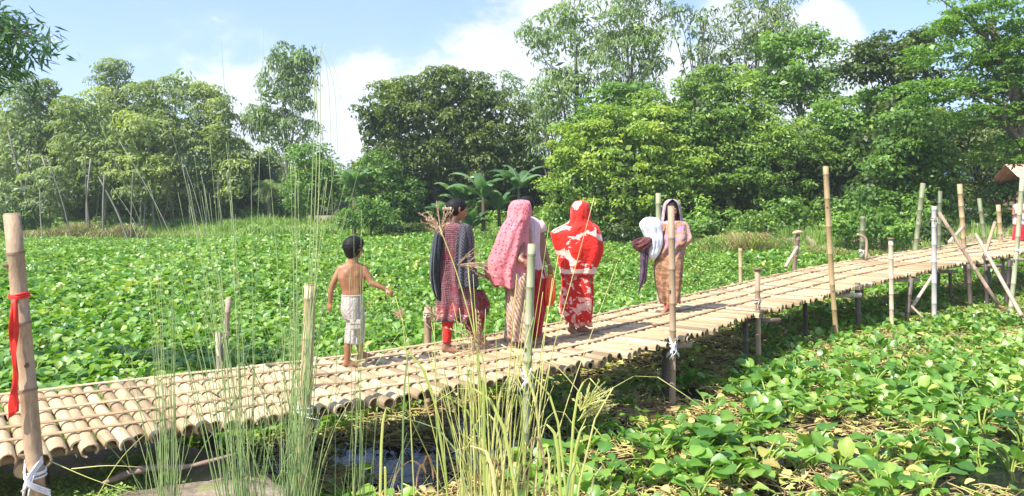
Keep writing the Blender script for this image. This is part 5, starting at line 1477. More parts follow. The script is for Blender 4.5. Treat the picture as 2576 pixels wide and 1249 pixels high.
def head(bm, c, f, s=1.0, neck=None, face=True, tilt=0.0):
    """c centre of the skull, f facing direction"""
    f = unit(f); u = unit(np.array([0, 0, 1.0]) - f * f[2]); r_ = np.cross(f, u)
    hull(bm, [(c + u * .02 * s, .080 * s), (c - f * .028 * s + u * .012 * s, .082 * s), (c + f * .025 * s, .070 * s), (c + f * .03 * s - u * .02 * s, .062 * s)], 12)
    hull(bm, [(c + f * .03 * s - u * .03 * s, .055 * s), (c + f * .045 * s - u * .085 * s + r_ * .014 * s, .020 * s), (c + f * .045 * s - u * .085 * s - r_ * .014 * s, .020 * s), (c - f * .01 * s - u * .065 * s, .045 * s)], 10)
    if face:
        hull(bm, [(c + f * .088 * s + u * .005 * s, .009 * s), (c + f * .108 * s - u * .030 * s, .011 * s), (c + f * .088 * s - u * .036 * s + r_ * .012 * s, .009 * s), (c + f * .088 * s - u * .036 * s - r_ * .012 * s, .009 * s)], 8)
        for q in (-1, 1):
            hull(bm, [(c + f * .084 * s + u * .022 * s + r_ * q * .014 * s, .009 * s), (c + f * .072 * s + u * .022 * s + r_ * q * .042 * s, .009 * s)], 8)
            hull(bm, [(c + f * .070 * s - u * .03 * s + r_ * q * .036 * s, .020 * s)], 8)
        hull(bm, [(c + f * .088 * s - u * .055 * s + r_ * .018 * s, .006 * s), (c + f * .094 * s - u * .055 * s, .0085 * s), (c + f * .088 * s - u * .055 * s - r_ * .018 * s, .006 * s)], 8)
        hull(bm, [(c + f * .088 * s - u * .067 * s + r_ * .012 * s, .007 * s), (c + f * .088 * s - u * .067 * s - r_ * .012 * s, .007 * s)], 8)
    for q in (-1, 1):
        e = c + r_ * q * .078 * s - f * .008 * s
        hull(bm, [(e + u * .022 * s - f * .006 * s + r_ * q * .008 * s, .0085 * s), (e + u * .004 * s - f * .012 * s + r_ * q * .008 * s, .008 * s), (e - u * .022 * s + r_ * q * .002 * s, .0075 * s), (e + u * .015 * s, .010 * s)], 8)
    if neck is not None:
        hull(bm, [(c - f * .02 * s - u * .05 * s, .046 * s), (neck, .050 * s)], 10)
def foot(bm, an, d, s=1.0, drop=None):
    d = unit(d); sd = unit(np.cross(d, [0, 0, 1])); z = np.array([0, 0, 1.0]) if drop is None else drop
    heel = an - z * .052 * s - d * .028 * s
    ball = an - z * .062 * s + d * .115 * s
    hull(bm, [(an, .032 * s), (heel, .026 * s), (an + d * .03 * s - z * .02 * s, .030 * s)], 9)
    hull(bm, [(heel, .025 * s), (ball + sd * .022 * s, .018 * s), (ball - sd * .026 * s, .016 * s), (an + d * .03 * s - z * .015 * s, .026 * s)], 9)
    for k in range(5):
        o_ = .028 - k * .0135; L = (.042, .038, .034, .029, .023)[k]; r_ = (.0125, .0095, .009, .0085, .008)[k]
        p = ball + sd * o_ * s - z * .004 * s; hull(bm, [(p, r_ * s * 1.1), (p + d * L * s, r_ * s)], 6)
def limb(bm, pts, rs, seg=10):
    for a in range(len(pts) - 1): hull(bm, [(pts[a], rs[a]), (pts[a + 1], rs[a + 1])], seg)

def loft(rings, nseg=72, rows=46, folds=.02, freq=9, seed=0, gapdir=None, twist=0.0, wob=1.0):
    """a draped cloth: rings (z, cx, cy, rx, ry[, gap half angle[, fold factor]]) from top to bottom"""
    r = np.random.default_rng(seed)
    Rr = np.array([list(q) + [0.0, 1.0][len(q) - 5:] if len(q) < 7 else list(q) for q in [tuple(q) for q in rings]], float)
    D = curve(Rr, rows)
    D[:, 3:5] = np.maximum(D[:, 3:5], .004); D[:, 5] = np.clip(D[:, 5], 0, 2.6); D[:, 6] = np.clip(D[:, 6], 0, 3)
    g0 = gapdir if gapdir is not None else 0.0
    closed = gapdir is None
    ph = r.uniform(0, 6.28, 8); fr = np.array([freq, freq * 1.7, freq * .55, freq * 2.6, 3, 5, freq * 1.25, 2]).round(); am = np.array([.6, .28, .45, .12, .3, .22, .35, .3])
    dr = r.normal(0, 1.6, 8) * wob
    V = []; UV = []
    cols = nseg if closed else nseg + 1
    for i, (z, cx, cy, rx, ry, gp, ff) in enumerate(D):
        if closed: th = np.arange(nseg) / nseg * 2 * math.pi
        else: th = g0 + gp + np.linspace(0, 1, cols) * (2 * math.pi - 2 * gp)
        t = i / (rows - 1)
        f = sum(a * np.sin(k * (th + twist * t) + p + q * t * 2.2) for a, k, p, q in zip(am, fr, ph, dr))
        f = np.sign(f) * np.abs(f) ** .8
        k = 1 + folds * ff * f / max(.07, (rx + ry) / 2) * .5
        V.append(np.stack([cx + rx * k * np.cos(th), cy + ry * k * np.sin(th), np.full(cols, z) + folds * .25 * ff * np.sin(3 * th + ph[0])], -1))
        UV.append(np.stack([th * (rx + ry) / 2 if i < 0 else th * .17, np.full(cols, z)], -1))
    g = Geo(); i = np.arange(rows - 1)[:, None] * cols
    if closed: j = np.arange(cols)[None]; jn = (j + 1) % cols
    else: j = np.arange(cols - 1)[None]; jn = j + 1
    Fq = np.stack([i + j, i + cols + j, i + cols + jn, i + jn], -1).reshape(-1, 4)
    g.add(np.concatenate(V), Fq, .5, np.concatenate(UV))
    return g
def cloth(geo, name, mat, parent, thick=.004):
    o = geo.obj(name, MAT[mat], parent)
    if thick:
        s_ = o.modifiers.new('thickness', 'SOLIDIFY'); s_.thickness = thick; s_.offset = 0
    return o
def ribbonsheet(pts_l, pts_r, cols=14, rows=30, amp=.012, freq=4, seed=0, depth=(0, 1, 0)):
    """cloth hanging between two edge curves"""
    r = np.random.default_rng(seed); L = curve(pts_l, rows); Q = curve(pts_r, rows); dpt = np.array(depth, float); V = []; UV = []
    p1, p2 = r.uniform(0, 6, 2)
    for i in range(rows):
        for j in range(cols):
            u = j / (cols - 1); q = L[i] * (1 - u) + Q[i] * u
            q = q + dpt * amp * (math.sin(u * freq * 6.28 + p1 + i * .09) + .5 * math.sin(u * freq * 11 + p2 - i * .13)) * (.3 + i / rows)
            V.append(q); UV.append((u * np.linalg.norm(Q[i] - L[i]), q[2]))
    i = np.arange(rows - 1)[:, None] * cols; j = np.arange(cols - 1)[None]
    g = Geo(); g.add(V, np.stack([i + j, i + j + cols, i + j + cols + 1, i + j + 1], -1).reshape(-1, 4), .5, np.array(UV)); return g

def cloth_mat(name, layers, base, rough=.8, sheen=.2, transl=0.0):
    """layers: (kind, colour, a, b ...) printed on uv metres"""
    m, nt, b = newmat(name)
    uv = N_(nt, 'ShaderNodeTexCoord').outputs['UV']; sp = N_(nt, 'ShaderNodeSeparateXYZ'); nt.links.new(uv, sp.inputs[0]); U, Vv = sp.outputs[0], sp.outputs[1]
    n0 = noise(nt, 7, 3, uv)
    c = mixc(nt, n0, tuple(x * .82 for x in base), tuple(min(1, x * 1.15) for x in base))
    for ly in layers:
        k, col = ly[0], ly[1]
        if k == 'blobs':
            f = M_(nt, 'GREATER_THAN', noise(nt, ly[2], 4, uv, .55, ly[4] if len(ly) > 4 else .3), ly[3])
            if len(ly) > 6: f = M_(nt, 'MULTIPLY', f, M_(nt, 'MULTIPLY', M_(nt, 'GREATER_THAN', Vv, ly[5]), M_(nt, 'LESS_THAN', Vv, ly[6])))
        elif k == 'hblobs':
            mpn = N_(nt, 'ShaderNodeMapping'); mpn.inputs['Scale'].default_value = (1, ly[4], 1); nt.links.new(uv, mpn.inputs['Vector'])
            f = M_(nt, 'GREATER_THAN', noise(nt, ly[2], 3, mpn.outputs[0], .5, .4), ly[3])
        elif k == 'dots':
            vo = N_(nt, 'ShaderNodeTexVoronoi'); vo.inputs['Scale'].default_value = ly[2]; vo.inputs['Randomness'].default_value = ly[4] if len(ly) > 4 else .3
            nt.links.new(uv, vo.inputs['Vector']); f = M_(nt, 'LESS_THAN', vo.outputs['Distance'], ly[3])
        elif k == 'band':
            wv = M_(nt, 'ADD', Vv, M_(nt, 'MULTIPLY', M_(nt, 'SUBTRACT', n0, .5), .03))
            f = M_(nt, 'MULTIPLY', M_(nt, 'GREATER_THAN', wv, ly[2]), M_(nt, 'LESS_THAN', wv, ly[3]))
        elif k in ('stripeU', 'stripeV', 'diag'):
            s_ = U if k == 'stripeU' else Vv
            if k == 'diag': s_ = M_(nt, 'ADD', U, M_(nt, 'MULTIPLY', Vv, ly[4]))
            s_ = M_(nt, 'ADD', s_, M_(nt, 'MULTIPLY', M_(nt, 'SUBTRACT', n0, .5), .05))
            f = M_(nt, 'GREATER_THAN', M_(nt, 'SINE', M_(nt, 'MULTIPLY', s_, ly[2])), ly[3])
        elif k == 'zig':
            tri = M_(nt, 'PINGPONG', U, ly[4]); f = M_(nt, 'GREATER_THAN', M_(nt, 'SINE', M_(nt, 'MULTIPLY', M_(nt, 'ADD', Vv, tri), ly[2])), ly[3])
        elif k == 'wash':
            mrn = N_(nt, 'ShaderNodeMapRange'); nt.links.new(Vv, mrn.inputs[0]); mrn.inputs[1].default_value = ly[2]; mrn.inputs[2].default_value = ly[3]
            f = M_(nt, 'MULTIPLY', mrn.outputs[0], ramp_val(nt, noise(nt, ly[4], 4, uv, .6, 1.0), .42, .56))
        c = mixc(nt, M_(nt, 'MULTIPLY', f, .92), c, col)
    nt.links.new(c, b.inputs['Base Color']); b.inputs['Roughness'].default_value = rough; b.inputs['Sheen Weight'].default_value = sheen
    b.inputs['Specular IOR Level'].default_value = .25
    bump(nt, b, M_(nt, 'ADD', noise(nt, 26, 4, uv, .6, .6), M_(nt, 'MULTIPLY', noise(nt, 9, 3, uv, .6, 1.5), 1.6)), .012, .9)
    MAT[name] = m
def ramp_val(nt, v, a, b_):
    q = N_(nt, 'ShaderNodeMapRange'); nt.links.new(v, q.inputs[0]); q.inputs[1].default_value = a; q.inputs[2].default_value = b_; return q.outputs[0]
PK = (0.80, 0.55, 0.46)
cloth_mat('sari_red', [('blobs', (0.86, 0.55, 0.46), 4.2, .575, .8), ('band', (0.86, 0.62, 0.50), .655, .735), ('band', (.62, .02, .012), .715, .733), ('stripeV', (.82, .5, .42), 44, .55)][:3], (0.68, 0.022, 0.012))
cloth_mat('sari_red_skirt', [('blobs', (0.84, 0.48, 0.38), 7.5, .565, .5), ('blobs', (.84, .52, .42), 13, .59, .4), ('band', (.62, .02, .012), -.1, .10)], (0.60, 0.022, 0.014))
cloth_mat('shawl_red', [('blobs', (0.86, 0.60, 0.50), 5.0, .58, .7, .78, 2.0), ('band', (0.88, 0.66, 0.55), .625, .745), ('band', (.62, .02, .012), .665, .695), ('blobs', (0.86, 0.6, 0.5), 11, .56, .0, .745, .80)], (0.74, 0.022, 0.012))
cloth_mat('shawl_pink', [('dots', (0.46, 0.03, 0.06), 24, .24, .4), ('blobs', (.70, .12, .17), 16, .64)], (0.74, 0.22, 0.24))
cloth_mat('skirt_beige', [('diag', (.66, .42, .30), 150, .1, .6), ('wash', (.30, .18, .10), .25, .75, 4), ('blobs', (.62, .36, .36), 7, .60)], (0.30, 0.19, 0.11))
cloth_mat('tee_pink', [('stripeU', (.80, .62, .62), 260, .3), ('stripeU', (.70, .40, .46), 90, .9)], (0.78, 0.50, 0.52))
cloth_mat('red_trousers', [('blobs', (.40, .05, .05), 9, .6)], (0.42, 0.012, 0.02))
cloth_mat('kameez', [('stripeV', (.24, .12, .12), 300, .6), ('stripeU', (.30, .17, .165), 420, .85), ('blobs', (.18, .03, .04), 6, .56), ('band', (.20, .05, .055), .33, .46), ('blobs', (.60, .34, .32), 30, .55, .2, .35, .385), ('blobs', (.50, .06, .07), 30, .55, .2, .40, .47), ('band', (.07, .05, .06), .26, .33)], (0.115, 0.022, 0.034))
cloth_mat('black_shawl', [('zig', (.13, .11, .13), 190, .55, .035)], (0.030, 0.030, 0.038))
cloth_mat('black_net', [('stripeU', (.05, .06, .07), 300, .3)], (0.015, 0.02, 0.024))
cloth_mat('leggings', [], (0.68, 0.02, 0.015)); cloth_mat('skirt_dark_red', [('blobs', (.2, .1, .09), 6, .55)], (0.20, 0.022, 0.02))
cloth_mat('sari_brown', [('wash', (.40, .26, .52), .72, .95, 5), ('blobs', (.46, .25, .13), 12, .56, .5), ('stripeV', (.40, .2, .1), 60, .6), ('wash', (.62, .34, .20), .55, 1.0, 3.5)], (0.25, 0.125, 0.065))
cloth_mat('veil_brown', [('stripeU', (.42, .26, .34), 120, .2), ('blobs', (.30, .15, .16), 12, .55)], (0.44, 0.34, 0.34))
cloth_mat('petticoat', [], (0.52, 0.10, 0.10)); cloth_mat('dark_plum', [('blobs', (.12, .06, .10), 9, .55)], (0.05, 0.025, 0.05)); cloth_mat('maroon', [('blobs', (.2, .07, .06), 8, .55)], (0.10, 0.028, 0.03))
cloth_mat('shorts', [('blobs', (.40, .34, .30), 11, .62, .6)], (0.46, 0.40, 0.36), .85, .1)
cloth_mat('blouse_orange', [], (0.70, 0.26, 0.12)); cloth_mat('pale_top', [], (0.80, 0.50, 0.52)); cloth_mat('deep_red_skirt', [], (0.62, 0.012, 0.03))
MAT['bag'] = plain_mat('orange_plastic_bag', (0.85, 0.10, 0.02), .4, 14, .15, .01)
MAT['sack'] = plain_mat('white_woven_sack', (0.74, 0.74, 0.76), .6, 9, .08, .02)

def person(label, px, py, z=0.0, group='people walking on the footbridge'):
    p = G(px, py, z); return empty('person', p, label, 'person', group), p[1]
def conv(x0, y0, k):
    return lambda zx, zy, dy=0.0: v3((zx - x0) * k, dy, (y0 - zy) * k)
def ringf(W):
    """ring from left x, right x at picture height, depth centre, depth ratio"""
    def f(zy, xl, xr, cy=0.0, ry=None, gap=0.0, ff=1.0):
        a = W(xl, zy); b_ = W(xr, zy); rx = (b_[0] - a[0]) / 2
        return (a[2], (a[0] + b_[0]) / 2, cy, rx, ry if ry is not None else rx * .75, gap, ff)
    return f
HD = unit((.8, .6, 0))       # walking direction along the bridge

# ===== boy
Z5 = lambda X, Y: ((900 + X / 2.974) * .85867, (680 + Y / 2.974) * .85867)
px, py = Z5(350, 1168); root, d = person('shirtless barefoot boy in beige cargo shorts striding with arms swinging', px, py)
W = conv(350, 1168, .85867 / 2.974 * d / F)
bm = bmesh.new()
hc = W(405, 140, .02); nk = W(400, 262, .0)
head(bm, hc, (.55, .83, -.05), .93, nk)
sL, sR = W(290, 322, 0), W(488, 318, .02)
hull(bm, [(sL + [.012, 0, -.005], .036), (sR - [.012, 0, .005], .036), (nk + [0, 0, -.03], .05), (W(320, 400, -.01), .05), (W(458, 400, .01), .05)])
hull(bm, [(W(322, 400, -.01), .052), (W(456, 400, .01), .052), (W(345, 500, 0), .048), (W(438, 500, 0), .040)])
hull(bm, [(W(345, 495, 0), .046), (W(438, 495, 0), .042), (W(352, 575, 0), .05), (W(434, 575, 0), .046)])
for q in (W(350, 372, -.045), W(432, 372, -.035)): hull(bm, [(q, (.035, .015, .045))])
el = W(222, 465, -.03); ha = W(206, 610, -.02)
limb(bm, [sL, el], [.036, .027]); limb(bm, [el, W(212, 520, -.03), ha], [.028, .028, .019])
hand(bm, ha, W(198, 660, -.03) - ha, v3(-.5, -.8, 0), 1, .72, (.5, .7, .5))
er = W(560, 445, .0); hr = W(688, 505, .02)
limb(bm, [sR, er], [.036, .026]); limb(bm, [er, (er * .6 + hr * .4), hr], [.028, .026, .018])
hand(bm, hr, W(728, 522, .0) - hr, v3(.1, -.5, .85), 1, .72, (.75, .9, .7))
kL = W(375, 800, .03); aL = W(348, 1118, -.01); hipL = W(355, 590, 0); hipR = W(435, 590, 0)
limb(bm, [hipL, kL], [.052, .04]); limb(bm, [kL, kL * .6 + aL * .4 + [0, -.012, 0], aL], [.043, .043, .026]); foot(bm, aL, (.85, .35, 0), .78)
kR = W(450, 800, -.03); aR = W(447, 1075, .1); limb(bm, [hipR, kR], [.05, .04]); limb(bm, [kR, kR * .5 + aR * .5 + [0, -.015, 0], aR], [.043, .042, .026])
foot(bm, aR, unit((.75, .45, .18)), .78)
link(bpy.data.objects.new('body', remesh(bm, .0065, 3, .5)), root); root.children[0].data.materials.append(MAT['skin_boy'])
bm = bmesh.new(); f = unit((.55, .83, -.05)); hull(bm, [(hc + [0, 0, .03], .083), (hc - f * .03 + [0, 0, .02], .087), (hc + f * .045 + [0, 0, .045], .058), (hc - f * .03 + [0, 0, -.045], .062)], 14)
rr_ = np.random.default_rng(3)
for k in range(60):
    a = rr_.normal(0, 1, 3); a[2] = abs(a[2]) - .35; a = unit(a); c0 = hc - f * .012 + [0, 0, .018] + a * .07
    if np.dot(a, f) > .55 and a[2] < .4: continue
    hull(bm, [(c0, .014), (c0 + a * .012 + [0, 0, -.018], .009)], 6)
h = link(bpy.data.objects.new('hair', remesh(bm, .006, 2, .6)), root); h.data.materials.append(MAT['hair'])
rg = ringf(W)
g = loft([rg(545, 306, 480, 0, .085, 0, .3), rg(600, 300, 490, 0, .095, 0, .7), rg(690, 300, 492, 0, .10), rg(760, 335, 495, 0, .095, 0, 1.3)], rows=20, folds=.012, freq=8, seed=1); cloth(g, 'shorts_seat', 'shorts', root)
g = loft([rg(700, 345, 462, .01, .07, 0, .6), rg(800, 352, 492, .01, .075), rg(880, 340, 480, .01, .075, 0, 1.3), rg(968, 336, 478, 0, .07, 0, 1.3)], rows=26, folds=.014, freq=7, seed=2); cloth(g, 'shorts_leg', 'shorts', root)
g = loft([rg(700, 385, 488, .0, .065, 0, .6), rg(800, 398, 496, -.02, .07), rg(880, 400, 494, .01, .07, 0, 1.3), rg(960, 405, 488, .04, .065, 0, 1.3)], rows=26, folds=.014, freq=7, seed=3); cloth(g, 'shorts_leg', 'shorts', root)
bm = bmesh.new(); c_ = W(438, 788, -.092); hull(bm, [(c_ + [-.038, 0, .03], .008), (c_ + [.042, .008, .03], .008), (c_ + [-.036, 0, -.045], .010), (c_ + [.040, .008, -.038], .010)], 6)
hull(bm, [(c_ + [-.042, -.006, .034], .007), (c_ + [.046, .002, .034], .007), (c_ + [-.042, -.009, .004], .007), (c_ + [.046, -.001, .006], .007)], 6)
o = link(bpy.data.objects.new('cargo_pocket', remesh(bm, .005, 1, .7)), root); o.data.materials.append(MAT['shorts'])
g = Geo(); th = np.linspace(0, 6.2832, 40); a0 = rg(550, 305, 481, 0, .088)
tube(g, np.stack([a0[1] + a0[3] * np.cos(th), a0[2] + a0[4] * np.sin(th), np.full(40, a0[0])], -1), .007, 5, .5, False); g.obj('waistband', MAT['shorts'], root)

# ===== woman in dark shawl
Z3 = lambda X, Y: ((1200 + X / 2.272) * .85867, (550 + Y / 2.272) * .85867)
px, py = Z3(262, 1085); root, d = person('woman with tied-up black hair in a maroon tunic and dark shawl', px, py)
W = conv(262, 1085, .85867 / 2.272 * d / F); rg = ringf(W)
fdir = unit((.88, .42, -.22)); hc = W(318, 148, .02); nk = W(285, 235, .0)
bm = bmesh.new(); head(bm, hc, fdir, .98, nk)
sL, sR = W(205, 285, -.02), W(385, 285, .06)
hull(bm, [(sL, .05), (sR, .05), (nk - [0, 0, .03], .055), (W(240, 400, 0), .085), (W(350, 400, .03), .085)])
hull(bm, [(W(240, 400, 0), .085), (W(350, 400, .03), .085), (W(250, 600, 0), .10), (W(360, 600, .03), .10)])
for s_, e_, h_ in ((sL, W(190, 460, -.03), W(230, 600, .12)), (sR, W(395, 460, .05), W(380, 560, .18))):
    limb(bm, [s_, e_], [.045, .036]); limb(bm, [e_, h_], [.036, .022]); hand(bm, h_, h_ - e_, v3(0, -1, .3), 1, .9)
hip1, hip2 = W(250, 620, 0), W(360, 620, .03)
k1 = W(262, 830, .02); a1 = W(245, 1045, -.02); k2 = W(420, 830, .05); a2 = W(462, 1005, .05)
limb(bm, [hip1, k1], [.09, .055]); limb(bm, [k1, a1], [.052, .032]); foot(bm, a1, (.95, .1, 0), .95)
limb(bm, [hip2, k2], [.09, .055]); limb(bm, [k2, a2], [.052, .032]); foot(bm, a2, unit((.95, .15, -.12)), .95)
b_ = link(bpy.data.objects.new('body', remesh(bm, .007, 3, .45)), root); b_.data.materials.append(MAT['skin'])
bm = bmesh.new(); hull(bm, [(hc + [0, 0, .03], .086), (hc - fdir * .035 + [0, 0, .015], .09), (hc + fdir * .035 + [0, 0, .05], .058), (hc - fdir * .03 - [0, 0, .035], .055)], 14)
bun = hc - fdir * .10 + [0, -.02, -.045]; hull(bm, [(bun, .045), (bun + [-.012, 0, -.03], .035)], 10)
for k in range(34):
    a = unit(rr_.normal(0, 1, 3)); c0 = hc - fdir * .012 + [0, 0, .02] + a * .078
    if np.dot(a, fdir) < .4 and a[2] > -.3: hull(bm, [(c0, .012), (c0 - fdir * .035 - [0, 0, .012], .010)], 6)
o = link(bpy.data.objects.new('hair', remesh(bm, .0065, 2, .6)), root); o.data.materials.append(MAT['hair'])
g = Geo(); cc = bun + [-.01, -.035, .03]
for k in range(5): tube(g, [cc + [(k - 2) * .018, 0, -.006 * abs(k - 2)], cc + [(k - 2) * .018 + .004, -.012, .008], cc + [(k - 2) * .02, -.016, -.012]], [.006, .014, .005], 7); g.obj('hair_clip', MAT['clip'], root)
g = Geo(); 
for q in (.028, -.028):
    sd_ = unit(np.cross(fdir, [0, 0, 1])); e_ = hc + fdir * .079 + sd_ * q + [0, 0, -.004]; tube(g, [e_ - sd_ * .010, e_, e_ + sd_ * .010], [.003, .007, .003], 7)
g.obj('eyes', MAT['eye'], root)
# tunic, leggings, shawl
g = loft([rg(236, 265, 320, .0, .05, 0, .1), rg(262, 205, 385, .0, .09, 0, .2), rg(320, 186, 405, .02, .12, 0, .4), rg(450, 190, 400, .02, .125, 0, .7), rg(560, 188, 410, .02, .14), rg(700, 186, 440, .02, .16, 0, 1.3), rg(800, 180, 455, .02, .17, 0, 1.6), rg(885, 182, 400, .02, .16, 0, 1.8)], nseg=110, rows=64, folds=.028, freq=9, seed=11); cloth(g, 'tunic', 'kameez', root)
g = loft([rg(690, 340, 480, .06, .10), rg(800, 355, 520, .07, .11, 0, 1.4), rg(900, 372, 485, .06, .08, 0, 1.3), rg(1000, 395, 468, .05, .05, 0, 1)], rows=30, folds=.02, freq=7, seed=12); cloth(g, 'trouser_leg', 'skirt_dark_red', root)
g = loft([rg(800, 200, 330, .0, .09), rg(900, 215, 292, .0, .065, 0, .6), rg(1028, 222, 275, -.02, .042, 0, .5)], rows=26, folds=.010, freq=6, seed=13); cloth(g, 'leggings', 'leggings', root)
g = loft([rg(238, 340, 372, .03, .08, 0, .2), rg(262, 318, 405, .03, .125, 0, .3), rg(340, 300, 425, .03, .16, 0, .7), rg(460, 290, 432, .03, .17), rg(560, 285, 442, .03, .175, 0, 1.2), rg(660, 282, 455, .03, .18, 0, 1.5)], nseg=96, rows=50, folds=.034, freq=8, seed=14, twist=.2); cloth(g, 'shawl', 'black_shawl', root)
g = loft([rg(258, 190, 236, -.03, .09, 0, .3), rg(320, 165, 226, -.02, .12, 0, .7), rg(450, 146, 216, -.04, .13), rg(580, 140, 205, -.01, .13, 0, 1.3), rg(690, 160, 212, .0, .12, 0, 1.6), rg(760, 192, 225, .0, .05, 0, 1.6)], nseg=70, rows=40, folds=.02, freq=8, seed=15); cloth(g, 'shawl_end', 'black_net', root)
g = ribbonsheet([W(440, 680, .05), W(470, 720, .02), W(500, 800, .0)], [W(415, 740, .05), W(450, 790, .04), W(530, 830, .02)], seed=16, amp=.02); cloth(g, 'shawl_tail', 'black_shawl', root)

# ===== woman in pink shawl
px, py = Z3(700, 1062); root, d = person('woman wrapped in a pink dotted shawl over a beige striped skirt', px, py)
W = conv(700, 1062, .85867 / 2.272 * d / F); rg = ringf(W)
fdir = unit((.75, .65, -.1)); hc = W(742, 155, .03); nk = W(730, 240, .0)
bm = bmesh.new(); head(bm, hc, fdir, .95, nk)
sL, sR = W(655, 290, -.02), W(775, 290, .06)
hull(bm, [(sL, .05), (sR, .05), (nk - [0, 0, .03], .055), (W(670, 420, 0), .08), (W(760, 420, .03), .08)]); hull(bm, [(W(670, 420, 0), .08), (W(760, 420, .03), .08), (W(670, 620, 0), .10), (W(765, 620, .03), .10)])
e1 = W(600, 470, -.02); h1 = W(610, 560, .15); limb(bm, [sL, e1], [.045, .036]); limb(bm, [e1, h1], [.036, .022]); hand(bm, h1, h1 - e1, v3(0, -1, .3), 1, .9)
e2 = W(735, 470, -.13); h2 = W(756, 482, -.17); limb(bm, [sR, e2], [.045, .034]); limb(bm, [e2, h2], [.032, .024]); hand(bm, h2, W(806, 490, -.17) - h2, v3(.1, -.9, .4), 1, .95, (.35, .4, .3), .16)
k1 = W(690, 830, .02); a1 = W(682, 1025, -.01); k2 = W(765, 830, .05); a2 = W(768, 1015, .07)
for a_, kk, aa in ((W(685, 640, 0), k1, a1), (W(755, 640, .03), k2, a2)):
    limb(bm, [a_, kk], [.09, .055]); limb(bm, [kk, aa], [.052, .032]); foot(bm, aa, (.8, .45, 0), .95)
b_ = link(bpy.data.objects.new('body', remesh(bm, .007, 3, .45)), root); b_.data.materials.append(MAT['skin'])
bm = bmesh.new(); hull(bm, [(hc + [0, 0, .025], .084), (hc - fdir * .03 + [0, 0, .01], .086), (hc + fdir * .03 + [0, 0, .04], .06)], 12); o = link(bpy.data.objects.new('hair', remesh(bm, .007, 2, .6)), root); o.data.materials.append(MAT['hair'])
gd_ = math.atan2(fdir[1], fdir[0])
g = loft([rg(82, 726, 748, .02, .01, .0, 0), rg(90, 688, 792, .02, .075, .15, .1), rg(120, 664, 808, .02, .115, .35, .2), rg(165, 655, 812, .02, .125, .42, .4), rg(205, 650, 800, .0, .115, .40, .6), rg(240, 622, 785, .0, .12, .35, .9), rg(290, 592, 778, .0, .15, .35, 1), rg(380, 565, 775, .0, .17, .4, 1.2),
          rg(470, 535, 768, .0, .18, .45, 1.3), rg(540, 510, 758, .0, .18, .5, 1.4), rg(590, 535, 752, .0, .18, .5, 1.5), rg(655, 572, 735, .0, .17, .6, 1.6)], nseg=160, rows=80, folds=.040, freq=5, seed=24, gapdir=gd_, twist=.9); cloth(g, 'shawl', 'shawl_pink', root)
g = loft([rg(560, 640, 800, .02, .13), rg(650, 645, 802, .02, .14), rg(780, 645, 812, .02, .15, 0, 1.2), rg(900, 640, 815, .02, .15, 0, 1.3), rg(1012, 640, 812, .02, .14, 0, 1.6)], nseg=90, rows=46, folds=.03, freq=8, seed=22, twist=.4); cloth(g, 'skirt', 'skirt_beige', root)
g = ribbonsheet([W(505, 585, .02), W(470, 570, .0), W(440, 572, .0)], [W(560, 640, .02), W(500, 600, .0), W(450, 592, .0)], seed=23, rows=12, amp=.01); cloth(g, 'shawl_corner', 'shawl_pink', root)

# ===== girl in pink striped top
px, py = Z3(840, 1032); root, d = person('girl in pale pink striped top and red trousers beside the pink shawl', px, py)
W = conv(840, 1032, .85867 / 2.272 * d / F); rg = ringf(W)
fdir = unit((.7, .7, -.05)); hc = W(778, 128, .03); nk = W(800, 215, .02)
bm = bmesh.new(); head(bm, hc, fdir, .93, nk)
sL, sR = W(768, 240, .0), W(858, 238, .03)
hull(bm, [(sL, .05), (sR, .045), (nk - [0, 0, .03], .05), (W(790, 380, 0), .07), (W(845, 380, .03), .07)]); hull(bm, [(W(790, 380, 0), .07), (W(845, 380, .03), .07), (W(800, 590, 0), .09), (W(855, 590, .03), .09)])
e1 = W(895, 400, .02); h1 = W(930, 520, -.02); limb(bm, [sR, W(872, 310, .02), e1], [.045, .042, .034]); limb(bm, [e1, (e1 * .65 + h1 * .35), h1], [.034, .033, .021]); hand(bm, h1, W(940, 575, -.02) - h1, v3(.3, -.9, 0), -1, .9, (.7, .8, .6))
e2 = W(750, 400, .06); h2 = W(770, 520, .14); limb(bm, [sL, e2, h2], [.045, .034, .022]); hand(bm, h2, h2 - e2, v3(0, 1, 0), 1, .9)
for a_, kk, aa in ((W(815, 620, 0), W(835, 830, .02), W(832, 1000, -.01)), (W(855, 620, .03), W(870, 830, .05), W(865, 985, .08))):
    limb(bm, [a_, kk], [.085, .052]); limb(bm, [kk, aa], [.050, .031]); foot(bm, aa, (.85, .35, 0), .9)
b_ = link(bpy.data.objects.new('body', remesh(bm, .007, 3, .45)), root); b_.data.materials.append(MAT['skin'])
bm = bmesh.new(); hull(bm, [(hc + [0, 0, .03], .088), (hc - fdir * .035 + [0, 0, .012], .092), (hc + fdir * .03 + [0, 0, .045], .06), (nk - fdir * .05 + [0, 0, .04], .04)], 12); hull(bm, [(hc - fdir * .1 - [0, 0, .04], .04), (W(792, 300, -.06), .025)], 8)
o = link(bpy.data.objects.new('hair', remesh(bm, .007, 2, .6)), root); o.data.materials.append(MAT['hair'])
g = loft([rg(190, 775, 815, .02, .045, 0, .1), rg(205, 755, 845, .02, .08, 0, .2), rg(235, 735, 872, .02, .105, 0, .3), rg(300, 738, 876, .02, .12, 0, .6), rg(420, 748, 872, .02, .12, 0, .9), rg(520, 748, 888, .02, .13, 0, 1.2), rg(600, 740, 905, .02, .14, 0, 1.5)], nseg=90, rows=46, folds=.016, freq=9, seed=31); cloth(g, 'top', 'tee_pink', root)
g = Geo(); tube(g, [W(850, 238, .03), W(870, 262, .025), W(884, 300, .02)], [.062, .060, .056], 14, .5, False); cloth(g, 'sleeve', 'tee_pink', root)
